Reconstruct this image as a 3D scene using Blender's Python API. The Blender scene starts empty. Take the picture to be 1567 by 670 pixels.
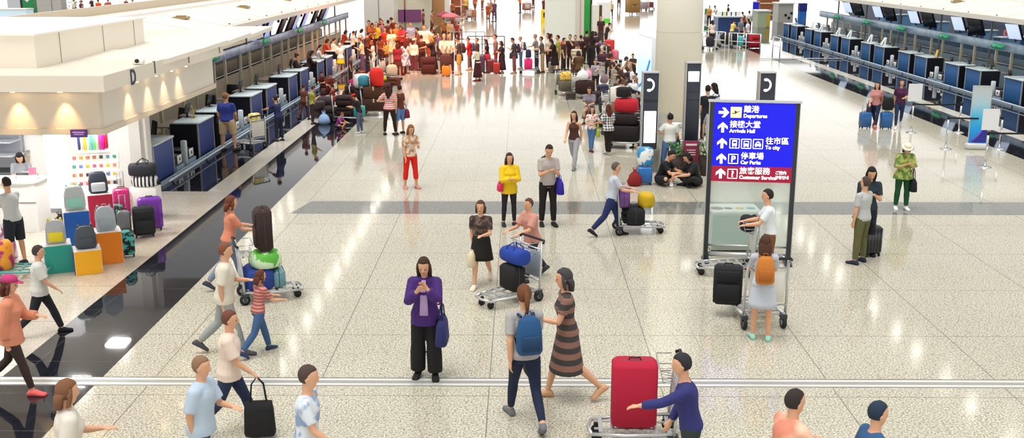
import bpy, math, random
from mathutils import Vector, Matrix, Euler
random.seed(7)
C = bpy.context.scene.collection
V = Vector
R = math.radians
PI = math.pi
# ------------------------------------------------------------------ camera (gallery looking down on the hall)
F, TH, CH = 1604.0, R(13.9), 5.4
YAW = math.atan(13.5*math.cos(TH)/F)
cam_d = bpy.data.cameras.new('camera'); cam = bpy.data.objects.new('camera', cam_d); C.objects.link(cam)
cam.location = (0, 0, CH); cam.rotation_euler = (PI/2-TH, 0, YAW)
cam_d.sensor_width = 36; cam_d.lens = 36*F/1567; cam_d.clip_end = 600
bpy.context.scene.camera = cam
_M = Euler((PI/2-TH, 0, YAW)).to_matrix()
def G(px, py, z=0.0):                 # the point at height z seen at a place in the photograph
    d = _M @ V(((px-783.5)/F, -(py-335)/F, -1))
    t = (z-CH)/d.z
    return V((d.x*t, d.y*t, z))
def Hat(px, py, hy):                  # height of something standing at px,py whose top is at hy
    b = G(px, py); d = _M @ V(((px-783.5)/F, -(hy-335)/F, -1))
    return CH + d.z*(b.y/d.y)
# ------------------------------------------------------------------ materials
def lin(c):
    if isinstance(c, str):
        c = c.lstrip('#'); c = c if len(c) == 6 else ''.join(x*2 for x in c); c = [int(c[i:i+2], 16)/255 for i in (0, 2, 4)]
    return tuple((x/12.92 if x <= .04045 else ((x+.055)/1.055)**2.4) for x in c[:3])+(1,)
_mc = {}
def mat(color='#888888', rough=.6, metal=0, emit=0, pat=None, c2=None, scale=1., alpha=1, name=None, coat=0):
    key = (str(color), rough, metal, emit, pat, str(c2), scale, alpha, coat)
    if key in _mc: return _mc[key]
    m = bpy.data.materials.new(name or 'mat_%d' % len(_mc)); m.use_nodes = True
    nt = m.node_tree; b = nt.nodes['Principled BSDF']
    b.inputs['Base Color'].default_value = lin(color)
    b.inputs['Roughness'].default_value = rough; b.inputs['Metallic'].default_value = metal
    b.inputs['Coat Weight'].default_value = coat
    if emit:
        b.inputs['Emission Color'].default_value = lin(color); b.inputs['Emission Strength'].default_value = emit
    if alpha < 1: b.inputs['Alpha'].default_value = alpha
    if pat:
        tc = nt.nodes.new('ShaderNodeTexCoord'); mp = nt.nodes.new('ShaderNodeMapping')
        nt.links.new(tc.outputs['Object'], mp.inputs['Vector']); mp.inputs['Scale'].default_value = (scale,)*3
        mx = nt.nodes.new('ShaderNodeMix'); mx.data_type = 'RGBA'
        mx.inputs['A'].default_value = lin(color); mx.inputs['B'].default_value = lin(c2)
        def ramp(src, lo, hi):
            r = nt.nodes.new('ShaderNodeMapRange'); r.inputs['From Min'].default_value = lo; r.inputs['From Max'].default_value = hi
            nt.links.new(src, r.inputs['Value']); return r.outputs['Result']
        if pat in ('stripe', 'vstripe', 'plaid'):
            def w(ax):
                t = nt.nodes.new('ShaderNodeTexWave'); t.bands_direction = ax; t.inputs['Scale'].default_value = 1
                nt.links.new(mp.outputs['Vector'], t.inputs['Vector']); return ramp(t.outputs['Fac'], .45, .55)
            if pat == 'stripe': f = w('Z')
            elif pat == 'vstripe': f = w('X')
            else:
                a = nt.nodes.new('ShaderNodeMath'); a.operation = 'ADD'
                nt.links.new(w('Z'), a.inputs[0]); nt.links.new(w('X'), a.inputs[1])
                h = nt.nodes.new('ShaderNodeMath'); h.operation = 'MULTIPLY'; h.inputs[1].default_value = .5
                nt.links.new(a.outputs[0], h.inputs[0]); f = h.outputs[0]
        else:
            t = nt.nodes.new('ShaderNodeTexVoronoi' if pat == 'spots' else 'ShaderNodeTexNoise')
            t.inputs['Scale'].default_value = 1
            nt.links.new(mp.outputs['Vector'], t.inputs['Vector'])
            f = ramp(t.outputs['Distance'], .42, .34) if pat == 'spots' else ramp(t.outputs['Fac'], .48, .54)
        nt.links.new(f, mx.inputs['Factor']); nt.links.new(mx.outputs['Result'], b.inputs['Base Color'])
    _mc[key] = m; return m
def cloth(c): return c if isinstance(c, bpy.types.Material) else mat(c, .85)
STEEL = mat('#c9cbcc', .22, .9); CHROME = mat('#d8dadb', .12, 1); RUBBER = mat('#17181a', .6); BLACK = mat('#15161a', .45)
DKGREY = mat('#33353b', .4); WHITE = mat('#f3f2ee', .45); GREY = mat('#9a9c9e', .5); ALU = mat('#c4c6c6', .35, .6)
GLASS = None
def glass_mat(color='#e2f2ee', alpha=.25, rough=.03):
    m = bpy.data.materials.new('glass'); m.use_nodes = True; b = m.node_tree.nodes['Principled BSDF']
    b.inputs['Base Color'].default_value = lin(color); b.inputs['Roughness'].default_value = rough
    b.inputs['Alpha'].default_value = alpha; return m
# ------------------------------------------------------------------ mesh builder
class MB:
    def __init__(s): s.v = []; s.f = []; s.mi = []; s.sm = []
    def add(s, vs, fs, m=0, smooth=False):
        o = len(s.v); s.v += [tuple(v) for v in vs]
        for f in fs: s.f.append([i+o for i in f]); s.mi.append(m); s.sm.append(smooth)
        return s
    def box(s, c, d, rz=0, m=0, M=None):
        x, y, z = d[0]/2, d[1]/2, d[2]/2
        vs = [V((a*x, b*y, e*z)) for e in (-1, 1) for b in (-1, 1) for a in (-1, 1)]
        T = Matrix.Rotation(rz, 3, 'Z') if M is None else M
        vs = [T @ v + V(c) for v in vs]
        return s.add(vs, [(0, 2, 3, 1), (4, 5, 7, 6), (0, 1, 5, 4), (2, 6, 7, 3), (0, 4, 6, 2), (1, 3, 7, 5)], m)
    def rings(s, rs, m=0, smooth=True, cap=True):
        n = len(rs[0]); vs = [p for r in rs for p in r]; fs = []
        for i in range(len(rs)-1):
            for j in range(n):
                k = (j+1) % n; fs.append((i*n+j, i*n+k, (i+1)*n+k, (i+1)*n+j))
        if cap:
            fs.append(tuple(reversed(range(n)))); fs.append(tuple((len(rs)-1)*n+j for j in range(n)))
        return s.add(vs, fs, m, smooth)
    def loft(s, cs, n=12, m=0, smooth=True, cap=True, p=2.0):   # cs: (centre, half axis A, half axis B)
        rs = []
        for c, A, B in cs:
            c, A, B = V(c), V(A), V(B); r = []
            for j in range(n):
                a = 2*PI*j/n; ca, sa = math.cos(a), math.sin(a)
                if p != 2.0:
                    ca = math.copysign(abs(ca)**(2/p), ca); sa = math.copysign(abs(sa)**(2/p), sa)
                r.append(c+A*ca+B*sa)
            rs.append(r)
        return s.rings(rs, m, smooth, cap)
    def tube(s, pts, r, n=8, m=0, cap=True, smooth=True):
        pts = [V(p) for p in pts]; rr = r if isinstance(r, (list, tuple)) else [r]*len(pts)
        d0 = (pts[1]-pts[0]).normalized(); up = V((0, 0, 1)) if abs(d0.z) < .9 else V((1, 0, 0))
        a = d0.cross(up).normalized(); cs = []
        for i, p in enumerate(pts):
            d = (pts[min(i+1, len(pts)-1)]-pts[max(i-1, 0)]).normalized()
            a = (a-d*a.dot(d)).normalized(); b = d.cross(a)
            cs.append((p, a*rr[i], b*rr[i]))
        return s.loft(cs, n, m, smooth, cap)
    def cyl(s, c, r, h, n=16, m=0, axis='z', r2=None, smooth=True):
        e = {'z': V((0, 0, 1)), 'x': V((1, 0, 0)), 'y': V((0, 1, 0))}[axis]*(h/2)
        return s.tube([V(c)-e, V(c)+e], [r, r if r2 is None else r2], n, m, smooth=smooth)
    def ell(s, c, r, n=12, k=8, m=0, T=None):
        cs = []; T = T or Matrix.Identity(3)
        for i in range(k+1):
            a = -PI/2+PI*i/k; q = max(math.cos(a), .04)
            cs.append((V(c)+T @ V((0, 0, r[2]*math.sin(a))), T @ V((r[0]*q, 0, 0)), T @ V((0, r[1]*q, 0))))
        return s.loft(cs, n, m)
    def rbox(s, c, d, r=.03, m=0, n=20, rz=0, p=6, T=None):   # box with soft edges, by lofting along z
        T = T or Matrix.Rotation(rz, 3, 'Z'); x, y, z = d[0]/2, d[1]/2, d[2]/2; cs = []
        for t, q in ((-1, 1.), (-1, .35), (-1, 0), (1, 0), (1, .35), (1, 1.)):
            dz = r*(0 if q == 1 else (.65 if q == .35 else 1)); zz = t*(z-dz)
            cs.append((V(c)+T @ V((0, 0, zz)), T @ V((x-r*q, 0, 0)), T @ V((0, y-r*q, 0))))
        return s.loft(cs, n, m, True, True, p)
    def prism(s, poly, z0, z1, m=0, T=None, o=(0, 0, 0)):
        T = T or Matrix.Identity(3); n = len(poly)
        vs = [T @ V((x, y, z))+V(o) for z in (z0, z1) for x, y in poly]
        fs = [tuple(reversed(range(n))), tuple(range(n, 2*n))]+[(i, (i+1) % n, n+(i+1) % n, n+i) for i in range(n)]
        return s.add(vs, fs, m)
    def xf(s, M):
        s.v = [tuple(M @ V(v)) for v in s.v]; return s
    def mesh(s, name, nm=1):
        me = bpy.data.meshes.new(name); me.from_pydata(s.v, [], s.f)
        me.polygons.foreach_set('material_index', s.mi); me.polygons.foreach_set('use_smooth', s.sm)
        me.validate(); me.update(); return me
def O(name, mb, m, parent=None, loc=(0, 0, 0), rz=0, scale=1):     # one mesh object
    if isinstance(mb, MB): me = mb.mesh(name)
    else: me = mb
    ms = m if isinstance(m, (list, tuple)) else [m]
    if len(me.materials) == 0:
        for x in ms: me.materials.append(x)
    o = bpy.data.objects.new(name, me); C.objects.link(o)
    for i, x in enumerate(ms):
        if i < len(o.material_slots) and me.materials[i] is not x:
            o.material_slots[i].link = 'OBJECT'; o.material_slots[i].material = x
    o.location = loc; o.rotation_euler = (0, 0, rz); o.scale = (scale,)*3 if not hasattr(scale, '__len__') else scale
    if parent: o.parent = parent
    return o
def tag(o, label=None, cat=None, group=None, kind=None):
    if label: o['label'] = label
    if cat: o['category'] = cat
    if group: o['group'] = group
    if kind: o['kind'] = kind
    return o
def thing(name, label, cat, loc=(0, 0, 0), rz=0, group=None, scale=1):
    o = bpy.data.objects.new(name, None); C.objects.link(o); o.location = loc; o.rotation_euler = (0, 0, rz)
    o.scale = (scale,)*3 if not hasattr(scale, '__len__') else scale
    o.empty_display_size = .2
    return tag(o, label, cat, group)
KIDS = {}
def kids(o): return [c for c in bpy.data.objects if c.parent is o]
def dup(o, loc=None, rz=None, label=None, parent=None):
    ks = kids(o); c = o.copy(); C.objects.link(c)
    if parent is not None: c.parent = parent
    if loc is not None: c.location = loc
    if rz is not None: c.rotation_euler = (0, 0, rz)
    if label: c['label'] = label
    for k in ks: dup(k, parent=c)
    return c
def S(name, mb, m, parent=None): return tag(O(name, mb, m, parent), kind='structure') if parent is None else O(name, mb, m, parent)
# ------------------------------------------------------------------ people
def P_(lean=2, head=5, legs=((3, 3, 3), (-2, 3, 2)), arms=((4, 9, 14, 5), (0, 9, 14, 5)), kind='stand', yaw=0):
    return dict(lean=lean, head=head, legs=legs, arms=arms, kind=kind, yaw=yaw)
POSES = {
 'stand': P_(),
 'stand2': P_(head=-3, legs=((0, 5, 0), (8, 6, 10)), arms=((0, 12, 8, 0), (10, 10, 40, 20))),
 'phone': P_(head=26, arms=((22, 6, 100, 32), (18, 6, 104, 34))),
 'face': P_(head=18, arms=((44, 8, 122, 36), (40, 8, 112, 34))),
 'phone1': P_(head=22, arms=((20, 8, 95, 25), (2, 9, 12, 5)), legs=((4, 5, 2), (-3, 5, 4))),
 'walk': P_(lean=4, legs=((24, 1, 6), (-20, 1, 26)), arms=((-20, 7, 18, 0), (22, 7, 26, 5))),
 'walk2': P_(lean=4, legs=((-16, 1, 30), (18, 1, 4)), arms=((24, 7, 70, 25), (-14, 7, 20, 5))),
 'push': P_(lean=9, head=0, legs=((20, 2, 6), (-22, 2, 20)), arms=((38, 8, 42, 4), (36, 8, 44, 4))),
 'pushstand': P_(lean=6, head=4, arms=((36, 8, 44, 4), (34, 8, 46, 4))),
 'hips': P_(head=0, legs=((2, 7, 0), (2, 7, 0)), arms=((-14, 42, 95, 80), (-2, 10, 14, 5))),
 'crossed': P_(head=8, arms=((22, 8, 88, 62), (24, 8, 84, 60))),
 'legcross': P_(head=2, legs=((6, -8, 2), (-3, -5, 2)), arms=((-6, 32, 80, 60), (10, 10, 85, 20))),
 'bend': P_(lean=48, head=10, legs=((12, 4, 14), (4, 4, 6)), arms=((62, 6, 20, 4), (58, 6, 24, 4))),
 'lookdown': P_(lean=12, head=34, arms=((34, 6, 60, 20), (30, 6, 66, 22))),
 'raise': P_(head=4, arms=((60, 20, 110, 30), (0, 9, 14, 5))),
 'reach': P_(lean=10, head=6, arms=((66, 8, 12, 4), (6, 9, 20, 5))),
 'sit': P_(lean=8, head=14, legs=((82, 4, 84), (80, 4, 86)), arms=((28, 6, 58, 20), (26, 6, 62, 22)), kind='sit'),
 'floor': P_(lean=22, head=24, arms=((44, 10, 40, 18), (40, 10, 50, 24)), kind='floor'),
}
def sk(pose):
    p = POSES[pose]; le = R(p['lean']); J = {}
    u = V((0, math.sin(le), math.cos(le))); f = V((0, math.cos(le), -math.sin(le))); r = V((1, 0, 0))
    pv = V((0, 0, 0)); J.update(u=u, f=f, r=r, kind=p['kind'])
    for i, sd in enumerate((-1, 1)):                    # 0 is the left (-x), 1 the right
        hip = pv+r*(.088*sd)-V((0, 0, .02)); fl, ab, kn = [R(a) for a in p['legs'][i]]
        if p['kind'] == 'floor':
            kne = hip+V((sd*.27, .29, .10 if i else .16)); ank = V((-sd*.07, .33-.08*i, -.04))
            J['fd%d' % i] = V((-sd*.9, .45, 0)).normalized()
        else:
            d1 = V((sd*math.sin(ab), math.sin(fl), -math.cos(fl))).normalized()
            d2 = V((sd*math.sin(ab)*.6, math.sin(fl-kn), -math.cos(fl-kn))).normalized()
            kne = hip+d1*.42; ank = kne+d2*.41
            pit = max(0, kn-fl)*.75 if p['kind'] == 'stand' else 0
            J['fd%d' % i] = V((sd*.14, math.cos(pit), -math.sin(pit))).normalized()
        J['hip%d' % i], J['kne%d' % i], J['ank%d' % i] = hip, kne, ank
        sh = pv+u*.437+r*(.158*sd); fl, ab, el, inw = [R(a) for a in p['arms'][i]]
        d1 = V((sd*math.sin(ab), math.sin(fl)*math.cos(ab), -math.cos(fl)*math.cos(ab)))
        d2 = V((-sd*math.sin(inw), math.sin(fl+el)*math.cos(inw), -math.cos(fl+el)*math.cos(inw)))
        if p['kind'] != 'x': J['sh%d' % i] = sh; J['el%d' % i] = sh+d1*.275; J['wr%d' % i] = sh+d1*.275+d2*.235; J['hd%d' % i] = d2
    ha = le*.6+R(p['head']); hu = V((0, math.sin(ha), math.cos(ha))); hf = V((0, math.cos(ha), -math.sin(ha)))
    nk = pv+u*.50; J.update(nk=nk, hu=hu, hf=hf, hc=nk+u*.035+hu*.155)
    if p['kind'] == 'floor': dz = .13
    else: dz = max(-(J['ank0'].z-.085), -(J['ank1'].z-.085))
    up = V((0, 0, dz))
    for k in list(J):
        if k[:3] in ('hip', 'kne', 'ank') or k[:2] in ('sh', 'el', 'wr', 'hc', 'nk'): J[k] = J[k]+up
    J['pv'] = pv+up; return J
TORSO = {  # t along the spine, half width, half depth, forward offset
 'm': [(-.10, .10, .085, 0), (-.06, .155, .108, 0), (0, .166, .115, -.005), (.08, .152, .105, 0), (.18, .142, .10, .006), (.28, .158, .11, .006), (.37, .172, .115, 0), (.425, .155, .10, -.004), (.465, .105, .075, -.006), (.505, .060, .058, -.004)],
 'f': [(-.10, .10, .085, 0), (-.06, .158, .11, 0), (0, .17, .118, -.008), (.08, .148, .10, 0), (.18, .118, .085, .006), (.27, .135, .10, .012), (.34, .148, .118, .016), (.415, .138, .09, 0), (.46, .092, .068, -.006), (.505, .055, .052, -.004)]}
def torso(mb, J, g, t0, t1, d, flare=0, n=16):
    cs = []; T = TORSO[g]; ts = sorted(set([t0, t1]+[a[0] for a in T if t0 < a[0] < t1]))
    for t in ts:
        tt = max(t, T[1][0]) if t < 0 else t
        for i in range(len(T)-1):
            if T[i][0] <= tt <= T[i+1][0]:
                k = (tt-T[i][0])/(T[i+1][0]-T[i][0]); w, dp, yo = [T[i][q]*(1-k)+T[i+1][q]*k for q in (1, 2, 3)]; break
        e = d+(flare*max(0, (.1-t)) if flare else 0)
        c = (J['pv']+J['u']*t if t > -.02 else J['pv']+J['u']*-.02+V((0, 0, t+.02)))+J['f']*yo
        cs.append((c, J['r']*(w+e), J['f']*(dp+e)))
    mb.loft(cs, n)
def limb(mb, pts, rad, n=10): mb.tube(pts, rad, n)
def arm(mb, J, i, frac, d, end=0):
    s, e, w = J['sh%d' % i], J['el%d' % i], J['wr%d' % i]
    pts = [s+J['u']*.012, s.lerp(e, .25), s.lerp(e, .6), e, e.lerp(w, .3), e.lerp(w, .7), w]; rr = [.052, .052, .045, .040, .040, .033, .026]
    L = [0, .125, .3, .5, .65, .85, 1.]
    P2, R2 = [], []
    for k in range(len(pts)):
        if L[k] <= frac+1e-6: P2.append(pts[k]); R2.append(rr[k]+d+(end*L[k]))
        else:
            a = (frac-L[k-1])/(L[k]-L[k-1])
            if a > 0: P2.append(pts[k-1].lerp(pts[k], a)); R2.append(rr[k-1]*(1-a)+rr[k]*a+d+end*frac)
            break
    limb(mb, P2, R2)
def leg(mb, J, i, frac, d, end=0, g='m'):
    h, k, a = J['hip%d' % i], J['kne%d' % i], J['ank%d' % i]
    pts = [h+V((0, 0, .03)), h.lerp(k, .2), h.lerp(k, .6), k, k.lerp(a, .3), k.lerp(a, .7), a]; rr = [.084, .086, .07, .054, .055, .043, .034]
    L = [0, .1, .3, .5, .65, .85, 1.]; P2, R2 = [], []
    for q in range(7):
        if L[q] <= frac+1e-6: P2.append(pts[q]); R2.append(rr[q]+d+end*L[q])
        else:
            t = (frac-L[q-1])/(L[q]-L[q-1])
            if t > 0: P2.append(pts[q-1].lerp(pts[q], t)); R2.append(rr[q-1]*(1-t)+rr[q]*t+d+end*frac)
            break
    limb(mb, P2, R2)
def foot(mb, J, i, d, lift=0):
    a = J['ank%d' % i]; f = J['fd%d' % i]; s = f.cross(V((0, 0, 1))).normalized(); u = s.cross(f).normalized()
    b = a-u*.085
    def ring(y, w, h): return (b+f*y+u*(h/2+lift), s*(w+d), u*(h/2+d))
    mb.loft([ring(-.072-d, .02, .04), ring(-.055, .034, .075), ring(-.01, .038, .10), ring(.05, .042, .078), ring(.11, .047, .052), ring(.155, .044, .04), ring(.18+d, .026, .03)], 12)
def hand(mb, J, i):
    w = J['wr%d' % i]; d = J['hd%d' % i].normalized(); sd = -1 if i == 0 else 1
    s = V((0, 0, 1)).cross(d)
    s = s.normalized() if s.length > .2 else V((0, 1, 0))
    if abs(d.z) > .8: s = V((0, 1, 0))                     # thumb side forward when the arm hangs
    nrm = d.cross(s).normalized(); s = nrm.cross(d)
    if abs(d.z) <= .8:
        s = V((-sd, 0, 0))-d*V((-sd, 0, 0)).dot(d); s = s.normalized(); nrm = d.cross(s).normalized()
    mb.loft([(w-d*.01, s*.026, nrm*.02), (w+d*.03, s*.034, nrm*.016), (w+d*.075, s*.04, nrm*.014), (w+d*.09, s*.036, nrm*.011)], 10)
    cz = nrm if nrm.z < 0 or abs(d.z) > .8 else -nrm
    for k, (o, L) in enumerate(((.028, .062), (.0095, .072), (-.0095, .067), (-.027, .052))):
        b = w+d*.08+s*o; m1 = b+d*L*.5+cz*L*.12; m2 = m1+d*L*.4+cz*L*.38
        mb.tube([b, m1, m2], [.0092, .0088, .0075], 6)
    b = w+d*.025+s*.028; mb.tube([b, b+d*.03+s*.022, b+d*.058+s*.024], [.011, .0105, .009], 6)
HEAD = [(-.118, .024, .022, .040), (-.104, .044, .046, .026), (-.078, .057, .070, .013), (-.04, .067, .084, .004), (0, .073, .092, 0), (.04, .075, .096, -.003), (.075, .069, .089, -.006), (.10, .052, .068, -.008), (.118, .022, .03, -.01)]
def body_mb(J, g):
    mb = MB(); hu, hf, hc, r = J['hu'], J['hf'], J['hc'], J['r']
    torso(mb, J, g, -.10, .505, 0)
    for sd in (0, 1):
        sh = J['sh%d' % sd]; c = J['pv']+J['u']*.46
        mb.tube([c, sh], [.06, .056], 10); mb.ell(sh, (.056, .056, .056), 10, 6)
        arm(mb, J, sd, 1, 0); hand(mb, J, sd); leg(mb, J, sd, 1, 0, g=g); foot(mb, J, sd, 0)
        mb.ell(J['kne%d' % sd], (.054, .054, .054), 10, 6); mb.ell(J['el%d' % sd], (.04, .04, .04), 8, 6)
    nr = .056 if g == 'm' else .047
    mb.tube([J['nk']-J['u']*.04, J['nk']+J['u']*.03, hc-hu*.07-hf*.01], [nr+.02, nr, nr-.003], 12)
    mb.loft([(hc+hu*z+hf*y, r*a, hf*b) for z, a, b, y in HEAD], 14)
    mb.loft([(hc+hu*.02+hf*.088, r*.008, hf*.008), (hc-hu*.012+hf*.1, r*.012, hf*.014), (hc-hu*.028+hf*.1, r*.017, hf*.015), (hc-hu*.036+hf*.094, r*.012, hf*.008)], 8)
    for s in (-1, 1): mb.ell(hc+r*(s*.077)-hu*.008-hf*.004, (.010, .02, .03), 8, 6)
    return mb
_pc = {}
def fuse(mb, voxel, smooth=2):
    me = mb.mesh('tmp'); o = bpy.data.objects.new('tmp', me); C.objects.link(o)
    m = o.modifiers.new('r', 'REMESH'); m.mode = 'VOXEL'; m.voxel_size = voxel; m.use_smooth_shade = True
    s = o.modifiers.new('s', 'SMOOTH'); s.factor = .5; s.iterations = smooth
    dg = bpy.context.evaluated_depsgraph_get(); out = bpy.data.meshes.new_from_object(o.evaluated_get(dg), depsgraph=dg)
    bpy.data.objects.remove(o); bpy.data.meshes.remove(me); out.materials.clear(); return out
def cached(key, fn):
    if key not in _pc: _pc[key] = fn()
    return _pc[key]
def hair_mb(J, kind):
    mb = MB(); hu, hf, hc, r = J['hu'], J['hf'], J['hc'], J['r']
    def P3(x, y, z): return hc+r*x+hf*y+hu*z
    def cap(rx, ry, rz, oy, oz, zmin):
        rs = []; K = 9; n = 18
        for i in range(K):
            t = i/(K-1); z = zmin+(rz-zmin)*t; q = math.sqrt(max(.02, 1-(z/rz)**2)); ring = []
            for j in range(n):
                a = 2*PI*j/n; x = rx*q*math.cos(a); y = ry*q*math.sin(a)
                if y > 0 and z < .045:
                    y *= .35 if z < .02 else .75
                ring.append(P3(x, y+oy, z+oz))
            rs.append(ring)
        mb.rings(rs)
    if kind in ('short', 'bald'):
        e = 0 if kind == 'short' else -.006
        cap(.083+e, .104+e, .112+e, -.012, .022, -.075)
    elif kind in ('long', 'pony', 'bun', 'bob'):
        cap(.087, .107, .115, -.014, .022, -.09)
        if kind == 'long' or kind == 'bob':
            L = .36 if kind == 'long' else .17; c0 = P3(0, -.055, 0)
            bk = J['u']*-1
            cs = []
            for t in (0, .15, .35, .6, .85, 1):
                d = c0+bk*(L*t)+(-J['f'])*(.035*min(1, t*2.5)); w = (.09, .098, .10, .095, .08, .05)[int(round(t*5.4)) if t < 1 else 5]
                cs.append((d, r*w, J['f']*(.055-.02*t)))
            mb.loft(cs, 12)
            for s in (-1, 1):
                mb.tube([P3(s*.072, .01, .05), P3(s*.082, .012, -.03), P3(s*.082, .0, -.12), P3(s*.09, -.02, -.2 if kind == 'long' else -.13)], [.02, .022, .022, .012], 8)
        if kind == 'pony':
            mb.tube([P3(0, -.1, .05), P3(0, -.145, .03), P3(0, -.15, -.08), P3(0, -.13, -.2)], [.02, .032, .03, .012], 10)
        if kind == 'bun': mb.ell(P3(0, -.115, .07), (.045, .045, .045), 10, 6)
    return mb
def hat_mb(J, kind):
    mb = MB(); hu, hf, hc, r = J['hu'], J['hf'], J['hc'], J['r']
    c = hc+hu*.05-hf*.005
    mb.loft([(c, r*.092, hf*.112), (c+hu*.05, r*.088, hf*.106), (c+hu*.08, r*.066, hf*.08), (c+hu*.094, r*.03, hf*.035)], 16)
    if kind == 'cap':
        mb.loft([(c+hf*.08+hu*.004, r*.075, hu*.006), (c+hf*.15-hu*.006, r*.06, hu*.005), (c+hf*.18-hu*.012, r*.03, hu*.004)], 12)
    elif kind == 'brim': mb.loft([(c-hu*.018, r*.165, hf*.18), (c+hu*.002, r*.12, hf*.135), (c+hu*.008, r*.09, hf*.11)], 20)
    return mb
def top_mb(J, g, kind):
    mb = MB(); d, fr, t0, fl, en = {'tee': (.014, .36, -.05, .03, .018), 'long': (.013, .94, -.05, .02, .004), 'loose': (.028, .40, -.09, .12, .03),
        'jacket': (.026, .93, -.14, .10, .012), 'tank': (.011, 0, -.03, 0, 0), 'cape': (.035, .5, -.12, .35, .06), 'dress': (.016, .3, -.06, .05, .02), 'hood': (.03, .92, -.08, .03, .01)}[kind]
    torso(mb, J, g, t0, .49, d, fl)
    for i in (0, 1):
        sh = J['sh%d' % i]; c = J['pv']+J['u']*.455
        if fr: mb.tube([c, sh], [.06+d, .055+d], 10); mb.ell(sh+J['u']*.004, (.057+d,)*3, 10, 6); arm(mb, J, i, fr, d, en)
        else: mb.tube([c+(sh-c)*.4+J['u']*.05+J['f']*.05, c+(sh-c)*.62+J['u']*.062, c+(sh-c)*.4+J['u']*.05-J['f']*.06], .02, 8)
    if kind == 'dress': skirt(mb, J, g, .50, .10, d)
    if kind == 'longdress': pass
    return mb
def skirt(mb, J, g, L, fl, d):
    w, dp = (.166, .115) if g == 'm' else (.17, .118); cs = []; a = (J['kne0']+J['kne1'])/2; pv = J['pv']
    tot = (J['ank0']+J['ank1'])/2
    for t in (-.12, -.04, .0, .2, .5, .8, 1):
        if t <= 0: c = pv+J['u']*(-t); k = 0
        else:
            z = -L*t; k = t; c = pv+V((0, 0, z)); yy = (a.y-pv.y)*min(1, L*t/.42); c.y += yy
        ww = (w-.03 if t == -.12 else w)+d+fl*k; dd = (dp-.015 if t == -.12 else dp)+d+fl*k*.9
        cs.append((c, V((ww, 0, 0)), V((0, dd, 0))))
    mb.loft(cs, 18)
def bottom_mb(J, g, kind):
    mb = MB(); torsod = .012
    if kind in ('trousers', 'leggings', 'wide', 'shorts', 'long_shorts', 'capri'):
        d, fr, en = {'trousers': (.014, .97, .006), 'leggings': (.007, .96, 0), 'wide': (.022, .98, .05), 'shorts': (.022, .36, .03), 'long_shorts': (.024, .5, .03), 'capri': (.012, .8, .01)}[kind]
        torso(mb, J, g, -.10, .07, .004)
        for i in (0, 1):
            leg(mb, J, i, fr, d, en, g); mb.ell(J['hip%d' % i], (.078+d*.6, .095, .09), 10, 6)
            if fr > .5: mb.ell(J['kne%d' % i], (.055+d+en*.5,)*3, 10, 6)
    elif kind == 'skirt': skirt(mb, J, g, .36, .06, .012)
    elif kind == 'longskirt': skirt(mb, J, g, .74, .10, .012)
    elif kind == 'midskirt': skirt(mb, J, g, .55, .10, .012)
    return mb
def shoe_mb(J, i): mb = MB(); foot(mb, J, i, .007, -.0); return mb
SKIN = mat('#d9a582', .55); SKIN2 = mat('#b98058', .55); HAIR = mat('#1d1512', .5); HAIRB = mat('#4a2c1c', .5)
npeople = 0
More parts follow.
